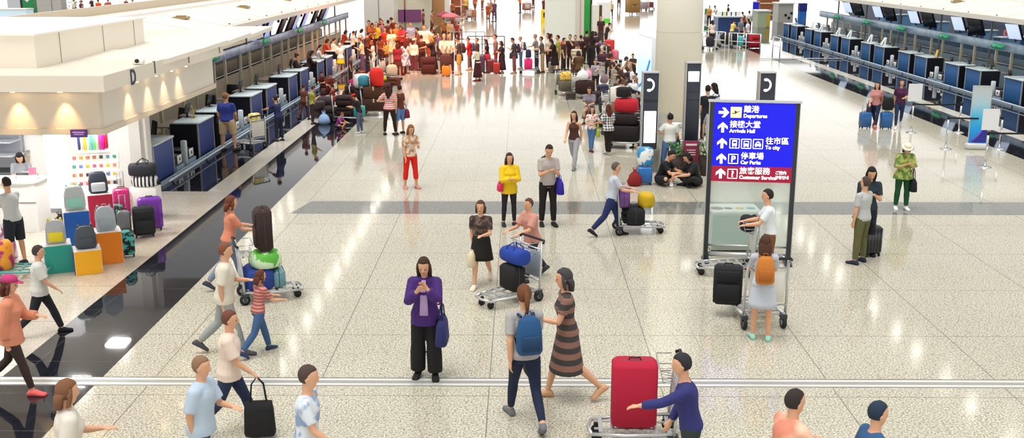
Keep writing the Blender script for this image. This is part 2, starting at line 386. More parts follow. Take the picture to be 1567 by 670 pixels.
def person(label, px=None, py=None, hy=None, face=180, pose='stand', top=('tee', '#888888'), bot=('trousers', '#222222'), shoes='#1c1c1e',
           hair=('short', None), H=None, g='m', fat=1., hat=None, skin=None, near=False, bag=None, pack=None, at=None, head=None, z=0, group=None, watch=None):
    global npeople; npeople += 1
    if at: p = V((at[0], at[1], z))
    elif head:                                   # only the head is in view: stand the figure under it
        Hh = H or 1.66; zt = {'floor': .86, 'sit': 1.3}.get(pose, Hh*.985)*(Hh/1.7 if pose in ('floor', 'sit') else 1); p = G(head[0], head[1], z+zt); p.z = z
    else: p = G(px, py)
    if H is None: H = max(1.0, min(1.9, Hat(px, py, hy))) if hy is not None else 1.66
    bx = {'phone': .99, 'lookdown': .95, 'bend': .72}.get(pose, 1)
    s = H/1.735/(bx if hy is not None else 1); J = cached(('J', pose), lambda: sk(pose)); near = near or px is not None and py > 240
    t = thing('person', label, 'person', p, R(face), group, (s*fat, s*fat, s))
    if POSES[pose]['kind'] == 'sit': pass
    vox = .0085 if near else .013
    me = cached(('body', pose, g, vox), lambda: fuse(body_mb(J, g), vox))
    bd = O('body', me, skin or SKIN, t)
    hc = hair[1] or HAIR
    if hair[0] != 'none': O('hair', cached(('hair', pose, hair[0]), lambda: hair_mb(J, hair[0]).mesh('hair')), cloth(hc), t)
    if hat: O('hat', cached(('hat', pose, hat[0]), lambda: hat_mb(J, hat[0]).mesh('hat')), cloth(hat[1]), t)
    nm = {'tee': 'shirt', 'long': 'shirt', 'loose': 'shirt', 'jacket': 'jacket', 'tank': 'shirt', 'cape': 'blouse', 'dress': 'dress', 'hood': 'jacket'}[top[0]]
    v2 = .012 if near else .02
    O(nm, cached(('top', pose, g, top[0], v2), lambda: fuse(top_mb(J, g, top[0]), v2, 1)), cloth(top[1]), t)
    if len(top) > 2:                              # the inner shirt an open jacket shows
        mb = MB(); cs = []
        for tt, w, dp in ((.02, .06, .162), (.12, .055, .147), (.25, .05, .147), (.36, .045, .151), (.45, .03, .125), (.5, .03, .085)):
            cs.append((J['pv']+J['u']*tt+J['f']*(dp-.012), J['r']*w, J['f']*.012))
        O('inner_shirt', mb.loft(cs, 12), cloth(top[2]), t)
    if bot:
        nm = {'skirt': 'skirt', 'longskirt': 'skirt', 'midskirt': 'skirt', 'shorts': 'shorts', 'long_shorts': 'shorts'}.get(bot[0], 'trousers')
        O(nm, cached(('bot', pose, g, bot[0], v2), lambda: fuse(bottom_mb(J, g, bot[0]), v2, 1) if 'skirt' not in bot[0] else bottom_mb(J, g, bot[0]).mesh('skirt')), cloth(bot[1]), t)
    if shoes:
        for i in (0, 1): O('shoe', cached(('shoe', pose, i), lambda: shoe_mb(J, i).mesh('shoe')), cloth(shoes), t)
    hcx, hu, hf, r = J['hc'], J['hu'], J['hf'], J['r']
    if near:
        for sd in (-1, 1):
            O('eye', cached(('eye', pose, sd), lambda: MB().ell(hcx+r*(sd*.031)+hu*.004+hf*.0865, (.011, .006, .006), 8, 5).mesh('eye')), BLACK, t)
        O('mouth', cached(('mouth', pose), lambda: MB().ell(hcx-hu*.062+hf*.0805, (.022, .007, .006), 8, 5).mesh('mouth')), mat('#a5524a', .5), t)
    if pack: backpack_on(t, J, pack)
    if bag: bag_on(t, J, *bag)
    t['_s'] = s; del t['_s']
    return t
# bags that are carried: things of their own, hanging where the carrier holds them
def wpos(t, v):
    return t.location+Matrix.Rotation(t.rotation_euler.z, 3, 'Z') @ V((v.x*t.scale.x, v.y*t.scale.y, v.z*t.scale.z))
def handbag_parts(t, w, h, d, m, drop=.22, m2=None):
    mb = MB(); mb.loft([((0, 0, 0), (w*.5, 0, 0), (0, d*.5, 0)), ((0, 0, h*.1), (w*.54, 0, 0), (0, d*.56, 0)), ((0, 0, h*.75), (w*.5, 0, 0), (0, d*.45, 0)), ((0, 0, h), (w*.46, 0, 0), (0, d*.2, 0))], 16, p=4)
    O('bag_body', mb, m, t)
    for s in (-1, 1):
        O('handle', MB().tube([(-w*.28, s*d*.15, h*.92), (-w*.2, s*d*.1, h+drop*.7), (0, s*d*.04, h+drop), (w*.2, s*d*.1, h+drop*.7), (w*.28, s*d*.15, h*.92)], .009, 6), m2 or m, t)
def bag_on(t, J, hand, label, color, w=.34, h=.26, d=.13, drop=.2, nm='handbag', grp=None, rz=None, dz=0):
    i = 0 if hand in ('L', 'l') else 1
    if hand in 'LR': q = J['wr%d' % i]+J['hd%d' % i]*.09; 
    else: q = J['sh%d' % i]*1.0; q = V((q.x+(.07 if i else -.07), q.y+.02, J['pv'].z+.16))
    p = wpos(t, q); p.z -= h+drop; p.z = max(.01, p.z+dz)
    b = thing(nm, label, 'bag', p, t.rotation_euler.z+R(90) if rz is None else rz, grp)
    handbag_parts(b, w, h, d, cloth(color), drop)
def backpack_parts(t, m, w=.30, h=.44, d=.17, m2=None):
    mb = MB(); mb.loft([((0, 0, 0), (w*.42, 0, 0), (0, d*.4, 0)), ((0, 0, .04), (w*.5, 0, 0), (0, d*.5, 0)), ((0, 0, h*.6), (w*.48, 0, 0), (0, d*.48, 0)), ((0, 0, h*.88), (w*.40, 0, 0), (0, d*.4, 0)), ((0, 0, h), (w*.22, 0, 0), (0, d*.2, 0))], 16, p=3.5)
    O('pack_body', mb, m, t)
    O('pocket', MB().rbox((0, -d*.5, h*.3), (w*.72, d*.28, h*.42), .02, p=4), m2 or m, t)
    O('top_handle', MB().tube([(-.04, d*.2, h*.97), (-.03, d*.2, h+.04), (.03, d*.2, h+.04), (.04, d*.2, h*.97)], .008, 6), m2 or m, t)
    for s in (-1, 1):
        O('strap', MB().tube([(s*w*.25, d*.42, h*.95), (s*w*.3, d*.9, h*.98), (s*w*.36, d*1.5, h*.75), (s*w*.40, d*1.35, h*.4), (s*w*.38, d*.5, h*.12)], .016, 6), m2 or m, t)
def backpack_on(t, J, spec):
    label, color = spec[:2]; c2 = spec[2] if len(spec) > 2 else None
    q = J['pv']+J['u']*.06-J['f']*.215; p = wpos(t, q)
    b = thing('backpack', label, 'backpack', p, t.rotation_euler.z, None, t.scale.x)
    b.rotation_euler = (-math.atan2(J['u'].y, J['u'].z), 0, t.rotation_euler.z)
    backpack_parts(b, cloth(color), m2=cloth(c2) if c2 else None)
# ------------------------------------------------------------------ luggage and trolleys
def suitcase(label, p, rz=0, color='#222222', w=.46, h=.66, d=.27, kind='hard', grp=None, handle=0, lie=False, pat=None, name='suitcase', z=None, wheels=True):
    p = V(p) if z is None else V((p[0], p[1], z)); t = thing(name, label, 'suitcase', p, rz, grp)
    T = Matrix.Identity(4)
    if lie: T = Matrix.Translation((0, 0, d/2+.0)) @ Matrix.Rotation(R(90), 4, 'X') @ Matrix.Translation((0, 0, -h/2-.03)) 
    m = cloth(color) if kind == 'soft' or isinstance(color, bpy.types.Material) else mat(color, .3, coat=.3)
    b = .045 if wheels else 0
    mb = MB().rbox((0, 0, b+(h-b)/2), (w, d, h-b), .045, p=7, n=24)
    if kind == 'hard':
        for k in range(5):
            for s in (-1, 1): mb.rbox((-w*.36+w*.18*k, s*d*.5, b+(h-b)/2), (w*.09, .014, (h-b)*.82), .006, p=3, n=10)
    O('shell', mb.xf(T), m, t)
    if kind == 'soft':
        O('pocket', MB().rbox((0, -d*.5-.01, b+(h-b)*.32), (w*.8, .05, (h-b)*.48), .02, p=5).rbox((0, -d*.5-.008, b+(h-b)*.76), (w*.8, .04, (h-b)*.28), .015, p=5).xf(T), m, t)
    O('zip', MB().loft([((0, -.006, b+(h-b)/2), (w*.5+.003, 0, 0), (0, 0, (h-b)*.5+.003)), ((0, .006, b+(h-b)/2), (w*.5+.003, 0, 0), (0, 0, (h-b)*.5+.003))], 24, p=8).xf(T), DKGREY, t)
    O('top_handle', MB().tube([(-.07, 0, h-.01), (-.06, 0, h+.03), (.06, 0, h+.03), (.07, 0, h-.01)], .010, 6).xf(T), BLACK, t)
    if handle:
        O('pull_handle', MB().tube([(-w*.2, d*.36, h-.05), (-w*.2, d*.36, h+handle), (w*.2, d*.36, h+handle), (w*.2, d*.36, h-.05)], .011, 6).xf(T), STEEL, t)
    if wheels:
        for sx in (-1, 1):
            for sy in (-1, 1):
                O('wheel', MB().cyl((sx*w*.38, sy*d*.32, .026), .026, .022, 12, axis='x').box((sx*w*.38, sy*d*.32, .05), (.032, .04, .03)).xf(T), RUBBER, t)
    return t
def duffel(label, p, rz=0, color='#222222', w=.5, h=.28, d=.26, grp=None, nm='duffel_bag'):
    t = thing(nm, label, 'bag', p, rz, grp); m = cloth(color)
    mb = MB(); cs = []
    for x, q in ((-.5, .75), (-.47, .92), (-.3, 1), (0, 1.04), (.3, 1), (.47, .92), (.5, .75)):
        cs.append(((x*w, 0, h/2), (0, d/2*q, 0), (0, 0, h/2*q)))
    O('bag_body', mb.loft(cs, 16, p=2.8), m, t)
    O('zip', MB().tube([(-w*.44, 0, h*.97), (0, 0, h*1.02), (w*.44, 0, h*.97)], .007, 6), DKGREY, t)
    for s in (-1, 1):
        O('handle', MB().tube([(-w*.2, s*d*.46, h*.5), (-w*.17, s*d*.3, h*1.1), (0, s*.02, h*1.35), (w*.17, s*d*.3, h*1.1), (w*.2, s*d*.46, h*.5)], .011, 6), m, t)
    return t
def sack(label, p, rz=0, color='#ffffff', w=.36, h=.34, d=.22, nm='plastic_bag', cat='bag', grp=None, tie=True):
    t = thing(nm, label, cat, p, rz, grp); rnd = random.Random(label); mb = MB(); rs = []
    for k, q in enumerate((.55, .9, 1, .92, .75, .45, .22, .3) if tie else (.8, .97, 1, 1, .93, .8, .55, .2)):
        z = h*((0, .08, .3, .5, .68, .82, .9, 1.0) if tie else (0, .06, .3, .6, .8, .92, .98, 1))[k]
        rs.append([V((math.cos(a)*w/2*q*(1+.1*rnd.uniform(-1, 1)), math.sin(a)*d/2*q*(1+.1*rnd.uniform(-1, 1)), z)) for a in [2*PI*j/14 for j in range(14)]])
    O('bag_body', mb.rings(rs), cloth(color), t)
    if tie:
        for s in (-1, 1): O('handle', MB().tube([(s*.03, 0, h*.9), (s*.06, 0, h*1.12), (s*.025, .01, h*1.16), (s*.02, 0, h*.95)], .008, 6), cloth(color), t)
    return t
def carton(label, p, rz=0, color='#a57b4d', w=.5, h=.36, d=.38, grp=None):
    t = thing('cardboard_box', label, 'box', p, rz, grp)
    O('box_body', MB().rbox((0, 0, h/2), (w, d, h), .008, p=14, n=28), cloth(color), t)
    O('tape', MB().box((0, 0, h+.001), (w*.98, .05, .004)).box((w/2, 0, h*.85), (.004, .05, h*.3)).box((-w/2, 0, h*.85), (.004, .05, h*.3)), mat('#d8c49a', .35), t)
    return t
def trolley(label, p, rz=0, panel='#d9dcdb', grp=None, color=None, basket=True, scale=1):
    t = thing('luggage_trolley', label, 'trolley', p, rz, grp, scale); m = mat(color, .35, .3) if color else ALU
    mb = MB()
    for s in (-1, 1):
        mb.tube([(s*.28, -.46, .20), (s*.27, .1, .17), (s*.2, .48, .15)], .022, 8)
    mb.tube([(-.2, .48, .15), (0, .52, .15), (.2, .48, .15)], .022, 8)
    for y in (-.4, -.24, -.08, .08, .24, .38): mb.box((0, y, .185), (.52-(y+.4)*.14, .045, .016))
    for x in (-.1, .1): mb.box((x, 0, .175), (.03, .9, .014))
    O('platform', mb, m, t)
    mb = MB()
    for s in (-1, 1): mb.tube([(s*.29, -.44, .16), (s*.29, -.46, .5), (s*.27, -.50, .96)], .02, 8)
    for z in (.34, .86): mb.tube([(-.28, -.46-.04*(z-.3), z), (.28, -.46-.04*(z-.3), z)], .013, 6)
    O('frame', mb, m, t)
    O('handlebar', MB().tube([(-.31, -.50, .97), (-.28, -.54, 1.0), (.28, -.54, 1.0), (.31, -.50, .97)], .021, 8), RUBBER, t)
    if panel: O('sign_panel', MB().rbox((0, -.478, .6), (.48, .02, .44), .006, p=10), mat(panel, .4), t)
    if basket:
        mb = MB()
        for z, e in ((.98, .0), (.86, .03), (.78, .05)): mb.tube([(-.24+e, -.44, z), (-.24+e, -.26-e, z), (.24-e, -.26-e, z), (.24-e, -.44, z)], .007, 5)
        for x in (-.18, -.09, 0, .09, .18): mb.tube([(x, -.255, .98), (x*.9, -.31, .78), (x*.9, -.44, .76)], .005, 5)
        O('basket', mb, STEEL, t)
    for s in (-1, 1):
        w = O('wheel', MB().cyl((s*.27, -.44, .085), .085, .045, 18, axis='x'), RUBBER, t)
        O('hub', MB().cyl((s*.27, -.44, .085), .04, .05, 12, axis='x'), GREY, w)
        O('fork', MB().box((s*.27, -.43, .17), (.075, .12, .05)).box((s*.305, -.44, .12), (.014, .05, .12)), DKGREY, t)
        O('front_wheel', MB().cyl((s*.12, .42, .06), .06, .03, 16, axis='x').box((s*.12, .42, .12), (.04, .06, .05)), RUBBER, t)
    return t
def on(tr, x, y, z=.2, rz=0):     # a spot on a trolley, in the world
    a = tr.rotation_euler.z; return tr.location+Matrix.Rotation(a, 3, 'Z') @ V((x, y, z)), a+rz
def bar_stool(): pass
def stanchion(label, p, grp=None, h=.95, sign=False, rz=0, thin=False, color=None):
    t = thing('queue_post', label, 'barrier post', p, rz, grp); m = mat(color, .4) if color else CHROME
    O('base', MB().tube([(0, 0, 0), (0, 0, .012), (0, 0, .03), (0, 0, .05)], [.17, .17, .12, .04], 24), m, t)
    O('post', MB().cyl((0, 0, h/2), .03 if not thin else .022, h-.02, 14), m, t)
    O('belt_head', MB().cyl((0, 0, h), .036, .11, 14), RUBBER, t)
    return t
def belt(label, a, b, z=.92, grp=None, color='#141416'):
    a, b = V(a), V(b); d = b-a; L = d.length; k = MB(); n = d.normalized(); s = V((-n.y, n.x, 0))*.003
    pts = [a.lerp(b, i/8) for i in range(9)]; rs = []
    for i, p in enumerate(pts):
        sg = .02*math.sin(PI*i/8); rs.append([p+s+V((0, 0, z-sg+.025)), p-s+V((0, 0, z-sg+.025)), p-s+V((0, 0, z-sg-.025)), p+s+V((0, 0, z-sg-.025))])
    return tag(O('queue_belt', k.rings(rs, smooth=False), mat(color, .6)), label, 'barrier belt', grp)
def text(name, body, size, m, parent, loc, rot=(PI/2, 0, 0), align='LEFT', ext=.004, sx=1, bold=0):
    c = bpy.data.curves.new(name, 'FONT'); c.body = body; c.size = size; c.align_x = align; c.extrude = ext; c.offset = bold; c.resolution_u = 3
    o = bpy.data.objects.new(name, c); C.objects.link(o)
    dg = bpy.context.evaluated_depsgraph_get(); me = bpy.data.meshes.new_from_object(o.evaluated_get(dg), depsgraph=dg)
    bpy.data.objects.remove(o); me.materials.clear(); me.materials.append(m)
    q = bpy.data.objects.new(name, me); C.objects.link(q); q.parent = parent; q.location = loc; q.rotation_euler = rot; q.scale = (sx, 1, 1); return q
# ------------------------------------------------------------------ light
sc = bpy.context.scene
sc.view_settings.view_transform = 'Standard'; sc.view_settings.look = 'None'; sc.view_settings.gamma = 1; sc.view_settings.use_curve_mapping = False
sc.view_settings.exposure = .27
sc.cycles.max_bounces = 6; sc.cycles.diffuse_bounces = 3; sc.cycles.glossy_bounces = 4; sc.cycles.transparent_max_bounces = 12
w = bpy.data.worlds.new('daylight'); sc.world = w; w.use_nodes = True
nt = w.node_tree; bg = nt.nodes['Background']
tc = nt.nodes.new('ShaderNodeTexCoord'); sp = nt.nodes.new('ShaderNodeSeparateXYZ'); rp = nt.nodes.new('ShaderNodeValToRGB'); ml = nt.nodes.new('ShaderNodeMath'); ml.operation = 'MULTIPLY'; ml.inputs[1].default_value = 1.5
els = rp.color_ramp.elements; els[0].position = 0; els[0].color = (.93,)*3+(1,); els[1].position = 1; els[1].color = (.62,)*3+(1,)
for pos, v in ((.12, .93), (.16, .66), (.21, .34), (.3, .2), (.5, .36), (.75, .56)): x = els.new(pos); x.color = (v, v, v, 1)
nt.links.new(tc.outputs['Generated'], sp.inputs[0]); nt.links.new(sp.outputs['Z'], rp.inputs['Fac']); nt.links.new(rp.outputs['Color'], ml.inputs[0]); nt.links.new(ml.outputs[0], bg.inputs['Strength'])
bg.inputs['Color'].default_value = (1, .985, .965, 1)
def area(name, loc, size, power, color=(1, 1, 1), rot=(0, 0, 0), sy=None):
    l = bpy.data.lights.new(name, 'AREA'); l.shape = 'RECTANGLE'; l.size = size; l.size_y = sy or size; l.energy = power; l.color = color
    o = bpy.data.objects.new(name, l); C.objects.link(o); o.location = loc; o.rotation_euler = rot; return o
sun = bpy.data.lights.new('roof_daylight', 'SUN'); sun.energy = 1.75; sun.angle = R(35); so = bpy.data.objects.new('roof_daylight', sun); C.objects.link(so); so.rotation_euler = (R(12), R(-10), 0)
sun.color = (1, .985, .96)
def spot(name, loc, to, power, color, ang=60, blend=.9, size=.5):
    l = bpy.data.lights.new(name, 'SPOT'); l.energy = power; l.color = color; l.spot_size = R(ang); l.spot_blend = blend; l.shadow_soft_size = size
    o = bpy.data.objects.new(name, l); C.objects.link(o); o.location = loc; o.rotation_euler = (V(to)-V(loc)).to_track_quat('-Z', 'Y').to_euler(); return o
spot('flare_tint_spot', (-5, 44, 11.5), (-6, 56, 0), 11000, (1, .40, .14), 58, .9, 1.5)  # added warm lamp, imitates the orange lens flare over the far crowd
# ------------------------------------------------------------------ floor
def floor_mat(base, dark, tile, rough, speck=.25, scale=1.):
    m = bpy.data.materials.new('stone_floor'); m.use_nodes = True; nt = m.node_tree; b = nt.nodes['Principled BSDF']; L = nt.links
    tc = nt.nodes.new('ShaderNodeTexCoord')
    n1 = nt.nodes.new('ShaderNodeTexNoise'); n1.inputs['Scale'].default_value = 42*scale; n1.inputs['Detail'].default_value = 3
    n2 = nt.nodes.new('ShaderNodeTexVoronoi'); n2.inputs['Scale'].default_value = 34*scale
    n3 = nt.nodes.new('ShaderNodeTexNoise'); n3.inputs['Scale'].default_value = .35
    for n in (n1, n2, n3): L.new(tc.outputs['Object'], n.inputs['Vector'])
    def rng(s, a, c, lo, hi):
        r = nt.nodes.new('ShaderNodeMapRange'); r.inputs['From Min'].default_value = a; r.inputs['From Max'].default_value = c
        r.inputs['To Min'].default_value = lo; r.inputs['To Max'].default_value = hi; L.new(s, r.inputs['Value']); return r.outputs['Result']
    def mix(f, a, c):
        x = nt.nodes.new('ShaderNodeMix'); x.data_type = 'RGBA'; L.new(f, x.inputs['Factor'])
        for k, v in (('A', a), ('B', c)):
            if isinstance(v, tuple): x.inputs[k].default_value = v
            else: L.new(v, x.inputs[k])
        return x.outputs['Result']
    c = mix(rng(n1.outputs['Fac'], .42, .62, 0, speck*1.6), lin(base), lin(dark))
    c = mix(rng(n2.outputs['Color'], .72, .95, 0, speck), c, lin(dark))
    c = mix(rng(n3.outputs['Fac'], .35, .65, 0, .10), c, lin(dark))
    if tile:
        s = nt.nodes.new('ShaderNodeSeparateXYZ'); L.new(tc.outputs['Object'], s.inputs[0]); fs = []
        for ax, off in (('X', tile[1]), ('Y', tile[2])):
            for per, wd, st in ((tile[0], .009, .75), (tile[0]/3, .006, .22)):
                a = nt.nodes.new('ShaderNodeMath'); a.operation = 'SUBTRACT'; a.inputs[1].default_value = off; L.new(s.outputs[ax], a.inputs[0])
                p = nt.nodes.new('ShaderNodeMath'); p.operation = 'PINGPONG'; p.inputs[1].default_value = per/2; L.new(a.outputs[0], p.inputs[0])
                fs.append(rng(p.outputs[0], wd, wd*.5, 0, st))
        f = fs[0]
        for g in fs[1:]:
            x = nt.nodes.new('ShaderNodeMath'); x.operation = 'MAXIMUM'; L.new(f, x.inputs[0]); L.new(g, x.inputs[1]); f = x.outputs[0]
        c = mix(f, c, lin('#5c574c'))
    L.new(c, b.inputs['Base Color']); b.inputs['Roughness'].default_value = rough; b.inputs['IOR'].default_value = 1.5
    return m
FL = floor_mat('#ded8c4', '#544e3a', (2.23, 1.83, 14.66), .09, .42)
DK = floor_mat('#17181f', '#2c2f3a', (1.1, -5.56, 14.66), .035, .3)
DK2 = floor_mat('#8c8d86', '#4a4a46', (2.23, 1.83, 24.2), .07, .4)
BAND = floor_mat('#e2dccd', '#8d8776', (2.23, -6.9, 14.66), .12, .15)
def slab(name, x0, x1, y0, y1, z, m): return S(name, MB().box(((x0+x1)/2, (y0+y1)/2, z-.06), (x1-x0, y1-y0, .12)), m)
slab('floor', -70, 80, -2, 320, 0, FL)
slab('floor_dark_strip_left', -6.9, -5.56, -2, 118, .003, DK)
slab('floor_pale_band_left', -7.5, -6.9, 24.5, 118, .0045, BAND)
slab('floor_dark_counter_left', -30, -7.5, 24.5, 118, .003, DK)
slab('floor_shop', -16, -6.9, 2, 24.5, .003, floor_mat('#dcd2c2', '#8a7f70', (1.8, -6.9, 17), .16, .3))
slab('floor_dark_strip_right', 14.0, 15.4, -2, 118, .003, DK)
slab('floor_pale_band_right', 15.4, 15.95, -2, 118, .0045, BAND)
slab('floor_dark_counter_right', 15.95, 60, -2, 118, .003, DK)
S('floor_cross_strip', MB().prism([(-5.05, G(600, 327).y), (14.0, G(600, 327).y), (14.0, G(600, 308).y), (-4.8, G(600, 308).y)], -.05, .0035), DK2)
y0, y1 = G(700, 592).y, G(700, 579).y
mb = MB().box((5, (y0+y1)/2, .004), (44, y1-y0, .008)); mb2 = MB()
S('trim_1', mb, mat('#e9e8e2', .3, .35))
for k, yy in enumerate((y0+.012, y0+(y1-y0)*.42, y0+(y1-y0)*.58, y1-.012)):
    mb2.box((5, yy, .0095), (44, .012, .005))
S('trim_2', mb2, mat('#6f6d66', .4, .5))
# ceiling beams with their downlights (seen mirrored in the polished floor)
LAMP = mat('#fff8ee', .5, emit=20)
cl = S('ceiling', MB().box((-17, 62, 12.25), (.5, 110, .35)).box((-10.6, 62, 12.25), (.5, 110, .35)).box((18.2, 62, 12.25), (.5, 110, .35)), mat('#d9d9d5', .6))
for X, ys in ((-17, range(30, 76, 3)), (-10.6, range(34, 92, 3)), (18.2, range(30, 76, 3))):
    for k, y in enumerate(ys):
        O('downlight', MB().cyl((X, y+(.4 if k % 2 else 0), 12.04), .17, .08, 16), LAMP, cl)
# ------------------------------------------------------------------ check-in islands
BLUE = mat('#14609f', .6); BLUEL = mat('#3d4f92', .6); DESKBK = mat('#121320', .4); DTOP = mat('#c6d4d6', .15); EDGE = mat('#c8cdd0', .3, .5)
RAILB = mat('#a9c0d8', .3, pat='noise', c2='#8fb0cc', scale=1.5); CREAM = mat('#d8cfae', .5); SCR = mat('#c3d3ea', .4, emit=.75); SCRL = mat('#aab4e2', .4, emit=.6); DARKSCR = mat('#141a2e', .2)
GREEN = mat('#2fb586', .4); BELT = mat('#3a3c42', .5); PALEBL = mat('#a9c4d6', .35); WOOD = mat('#7a4a2c', .5); SIGNL = mat('#8ee0c0', .5)
def desk(blue, side, label, extra):
    # front faces local -y, x runs along the counter
    t = thing('check_in_desk', label, 'desk')
    O('cabinet', MB().box((0, .38, .50), (1.48, .74, .96)), DESKBK, t)
    O('front_panel', MB().rbox((0, -.012, .52), (1.40, .03, .88), .004, p=20, n=28), blue, t)
    for s in (-1, 1): O('edge_trim', MB().box((s*.72, -.02, .5), (.035, .04, .98)), EDGE, t)
    O('counter_top', MB().rbox((0, .30, 1.01), (1.56, .78, .05), .01, p=16, n=28), DTOP, t)
    O('plinth', MB().box((0, .34, .03), (1.44, .7, .06)), DKGREY, t)
    m = O('computer_monitor', MB().rbox((.3, .55, 1.29), (.44, .035, .30), .01, p=10, T=Matrix.Rotation(R(14), 3, 'X')).box((.3, .57, 1.1), (.05, .05, .16)).rbox((.3, .57, 1.04), (.24, .16, .015), .004), BLACK, t)
    O('keyboard', MB().rbox((.3, .83, .92), (.42, .16, .025), .006, p=8), BLACK, t)
    O('work_shelf', MB().box((0, .95, .88), (1.4, .5, .04)), mat('#8a7a6a', .4), t)
    return t
def scale_unit(label):
    t = thing('baggage_scale', label, 'baggage scale')
    for s in (-1, 1):
        O('conveyor', MB().box((s*.50, .6, .2), (.62, 1.2, .34)), mat('#1d1f28', .4), t)
        O('belt', MB().rbox((s*.50, .6, .385), (.52, 1.14, .03), .01), BELT, t)
        O('skirting', MB().box((s*.5, -.02, .07), (.66, .05, .14)), PALEBL, t)
        n_ = O('notice', MB().rbox((s*.50, -.02, .30), (.34, .02, .22), .004, p=10), WHITE, t)
        O('notice_mark', MB().cyl((s*.50, -.034, .31), .045, .006, 14, axis='y'), mat('#2b2f38', .5), n_)
    O('guard_post', MB().rbox((0, .0, .36), (.15, .15, .70), .02, p=5), mat('#cfdae2', .4), t)
    return t
def chair_():
    t = thing('office_chair', 'x', 'chair')
    O('seat', MB().rbox((0, 0, .5), (.46, .46, .08), .02, p=4), BLACK, t)
    O('backrest', MB().rbox((0, .23, .82), (.44, .06, .5), .02, p=4, T=Matrix.Rotation(R(-10), 3, 'X')), BLACK, t)
    O('base', MB().cyl((0, 0, .27), .03, .4).box((0, 0, .06), (.5, .05, .04)).box((0, 0, .06), (.05, .5, .04)), DKGREY, t)
    return t
def display(scr, lit, label):
    t = thing('flight_display', label, 'screen'); T = Matrix.Rotation(R(24), 3, 'X')
    O('housing', MB().rbox((0, .06, .0), (.86, .10, .92), .015, p=14, n=28, T=T), mat('#1b1d24', .4) if not lit else mat('#3a2f30', .4), t)
    O('screen', MB().rbox(T @ V((0, -.055, 0))+V((0, .06, 0)), (.76, .012, .82), .004, p=20, n=28, T=T), scr, t)
    O('bracket', MB().box((0, .22, .35), (.08, .1, .5)).box((0, .2, -.38), (.06, .08, .3)), DKGREY, t)
    return t
def counter_sign(label):
    t = thing('counter_number_sign', label, 'sign')
    O('sign_plate', MB().loft([((0, .0, 0), (.62, 0, 0), (0, 0, .13)), ((0, -.05, .0), (.62, 0, 0), (0, 0, .13))], 24, p=3), GREEN, t)
    O('symbol', MB().box((-.3, -.055, .0), (.12, .01, .10)).box((-.05, -.055, .03), (.22, .01, .03)).box((.25, -.055, -.01), (.3, .01, .03)), SIGNL, t)
    return t
def island(side, sx, XF, XR, XC, starts, zr, blue, scr, canopy_y, tone, lab):
    # sx = +1: right island (fronts face -x), -1: left island (fronts face +x)
    rz = -PI/2 if sx > 0 else PI/2
    ad = 'right-hand' if sx > 0 else 'left-hand'
    D0 = Ds = None; cols = []
    n = len(starts)
    for k, ys in enumerate(starts):
        where = lab[k]
        for j, off in enumerate((-.75, -2.95)):
            lb = 'blue-fronted check-in desk, %s of its pair, %s' % (('far one', 'near one')[j], where)
            if D0 is None: D0 = desk(blue, sx, lb, None); D0.location = (XF, ys+off, 0); D0.rotation_euler = (0, 0, rz)
            elif not (sx < 0 and k == 0 and j == 1): dup(D0, (XF, ys+off, 0), rz, lb)
        for d_ in ():
            pass
        # weigh scale between this pair and the next
        lb = 'baggage scale beside the desk pair %s' % where
        if sx < 0 and k == 0: continue
        if Ds is None: Ds = scale_unit(lb); Ds.location = (XF+sx*.05, ys-4.75, 0); Ds.rotation_euler = (0, 0, rz)
        else: dup(Ds, (XF+sx*.05, ys-4.75, 0), rz, lb)
    for o in bpy.data.objects:
        if o.get('category') in ('desk', 'baggage scale') and abs(o.location.x-XF) < .2: o['group'] = '%s %ss' % (ad, 'check-in desk' if o['category'] == 'desk' else 'baggage scale')
    return D0
RW = ['nearest the banner stand', 'fourth row up behind the banner stand', 'beyond the white stanchion sign', 'behind the pair of blue suitcases', 'level with the telephone kiosk', 'left of the grey machine', 'at the far end by the blue drapes']
LW = ['beside the shop corner post', 'behind the man in khaki shorts', 'behind the boy in yellow plaid', 'nearest the seated family', 'beside the woman with the yellow skirt', 'beside the man in the beige tee', 'at the far end under the last screens']
RS = [52.5+5.85*k for k in range(-2, 5)]
LS = [26.3+.0+5.85*k for k in range(0, 7)]
island('right', 1, 18.75, 20.4, 19.8, RS, (1.64, 2.02), BLUE, SCR, None, None, RW)
# the left island numbers its pairs from the near end; far edge of a pair = start
LS = [26.5, 32.35, 38.2, 44.05, 49.9, 55.75, 61.6]
island('left', -1, -8.95, -11.0, -10.4, LS, (1.74, 2.1), BLUEL, SCRL, None, None, LW)
def place_row(proto, xs, ys, rz, z, labels, grp):
    for i, y in enumerate(ys):
        if i == 0: proto.location = (xs, y, z); proto.rotation_euler = (0, 0, rz); proto['label'] = labels[0]; proto['group'] = grp
        else: dup(proto, (xs, y, z), rz, labels[i])
nthR = ['nearest', 'second nearest', 'third nearest', 'fourth nearest', 'fifth nearest', 'sixth nearest', 'seventh nearest', 'eighth nearest']
ysl = [44.4+5.7*k for k in range(-1, 5)]
DS=display(SCR, True, ''); DS.scale=(.9,.9,.84)
place_row(DS, 20.5, ysl, -PI/2+.36, 2.5, ['lit pale flight screen over the right-hand counters, %s to the camera' % q for q in nthR], 'lit screens over the right-hand counters')
place_row(display(DARKSCR, False, ''), 20.5, [y-1.9 for y in ysl], -PI/2+.36, 2.5, ['switched-off dark screen over the right-hand counters, %s to the camera' % q for q in nthR], 'dark screens over the right-hand counters')
cs = counter_sign('')
place_row(cs, 20.12, [44.8+5.8*k for k in range(-1, 5)], -PI/2, 1.86, ['green counter sign on the right-hand rail, %s to the camera' % q for q in nthR], 'green signs on the right-hand rail')
ysl = [24.5+ (i*2.93) for i in range(16)]
YL = [G(px, 60, 2.4) for px in ()]
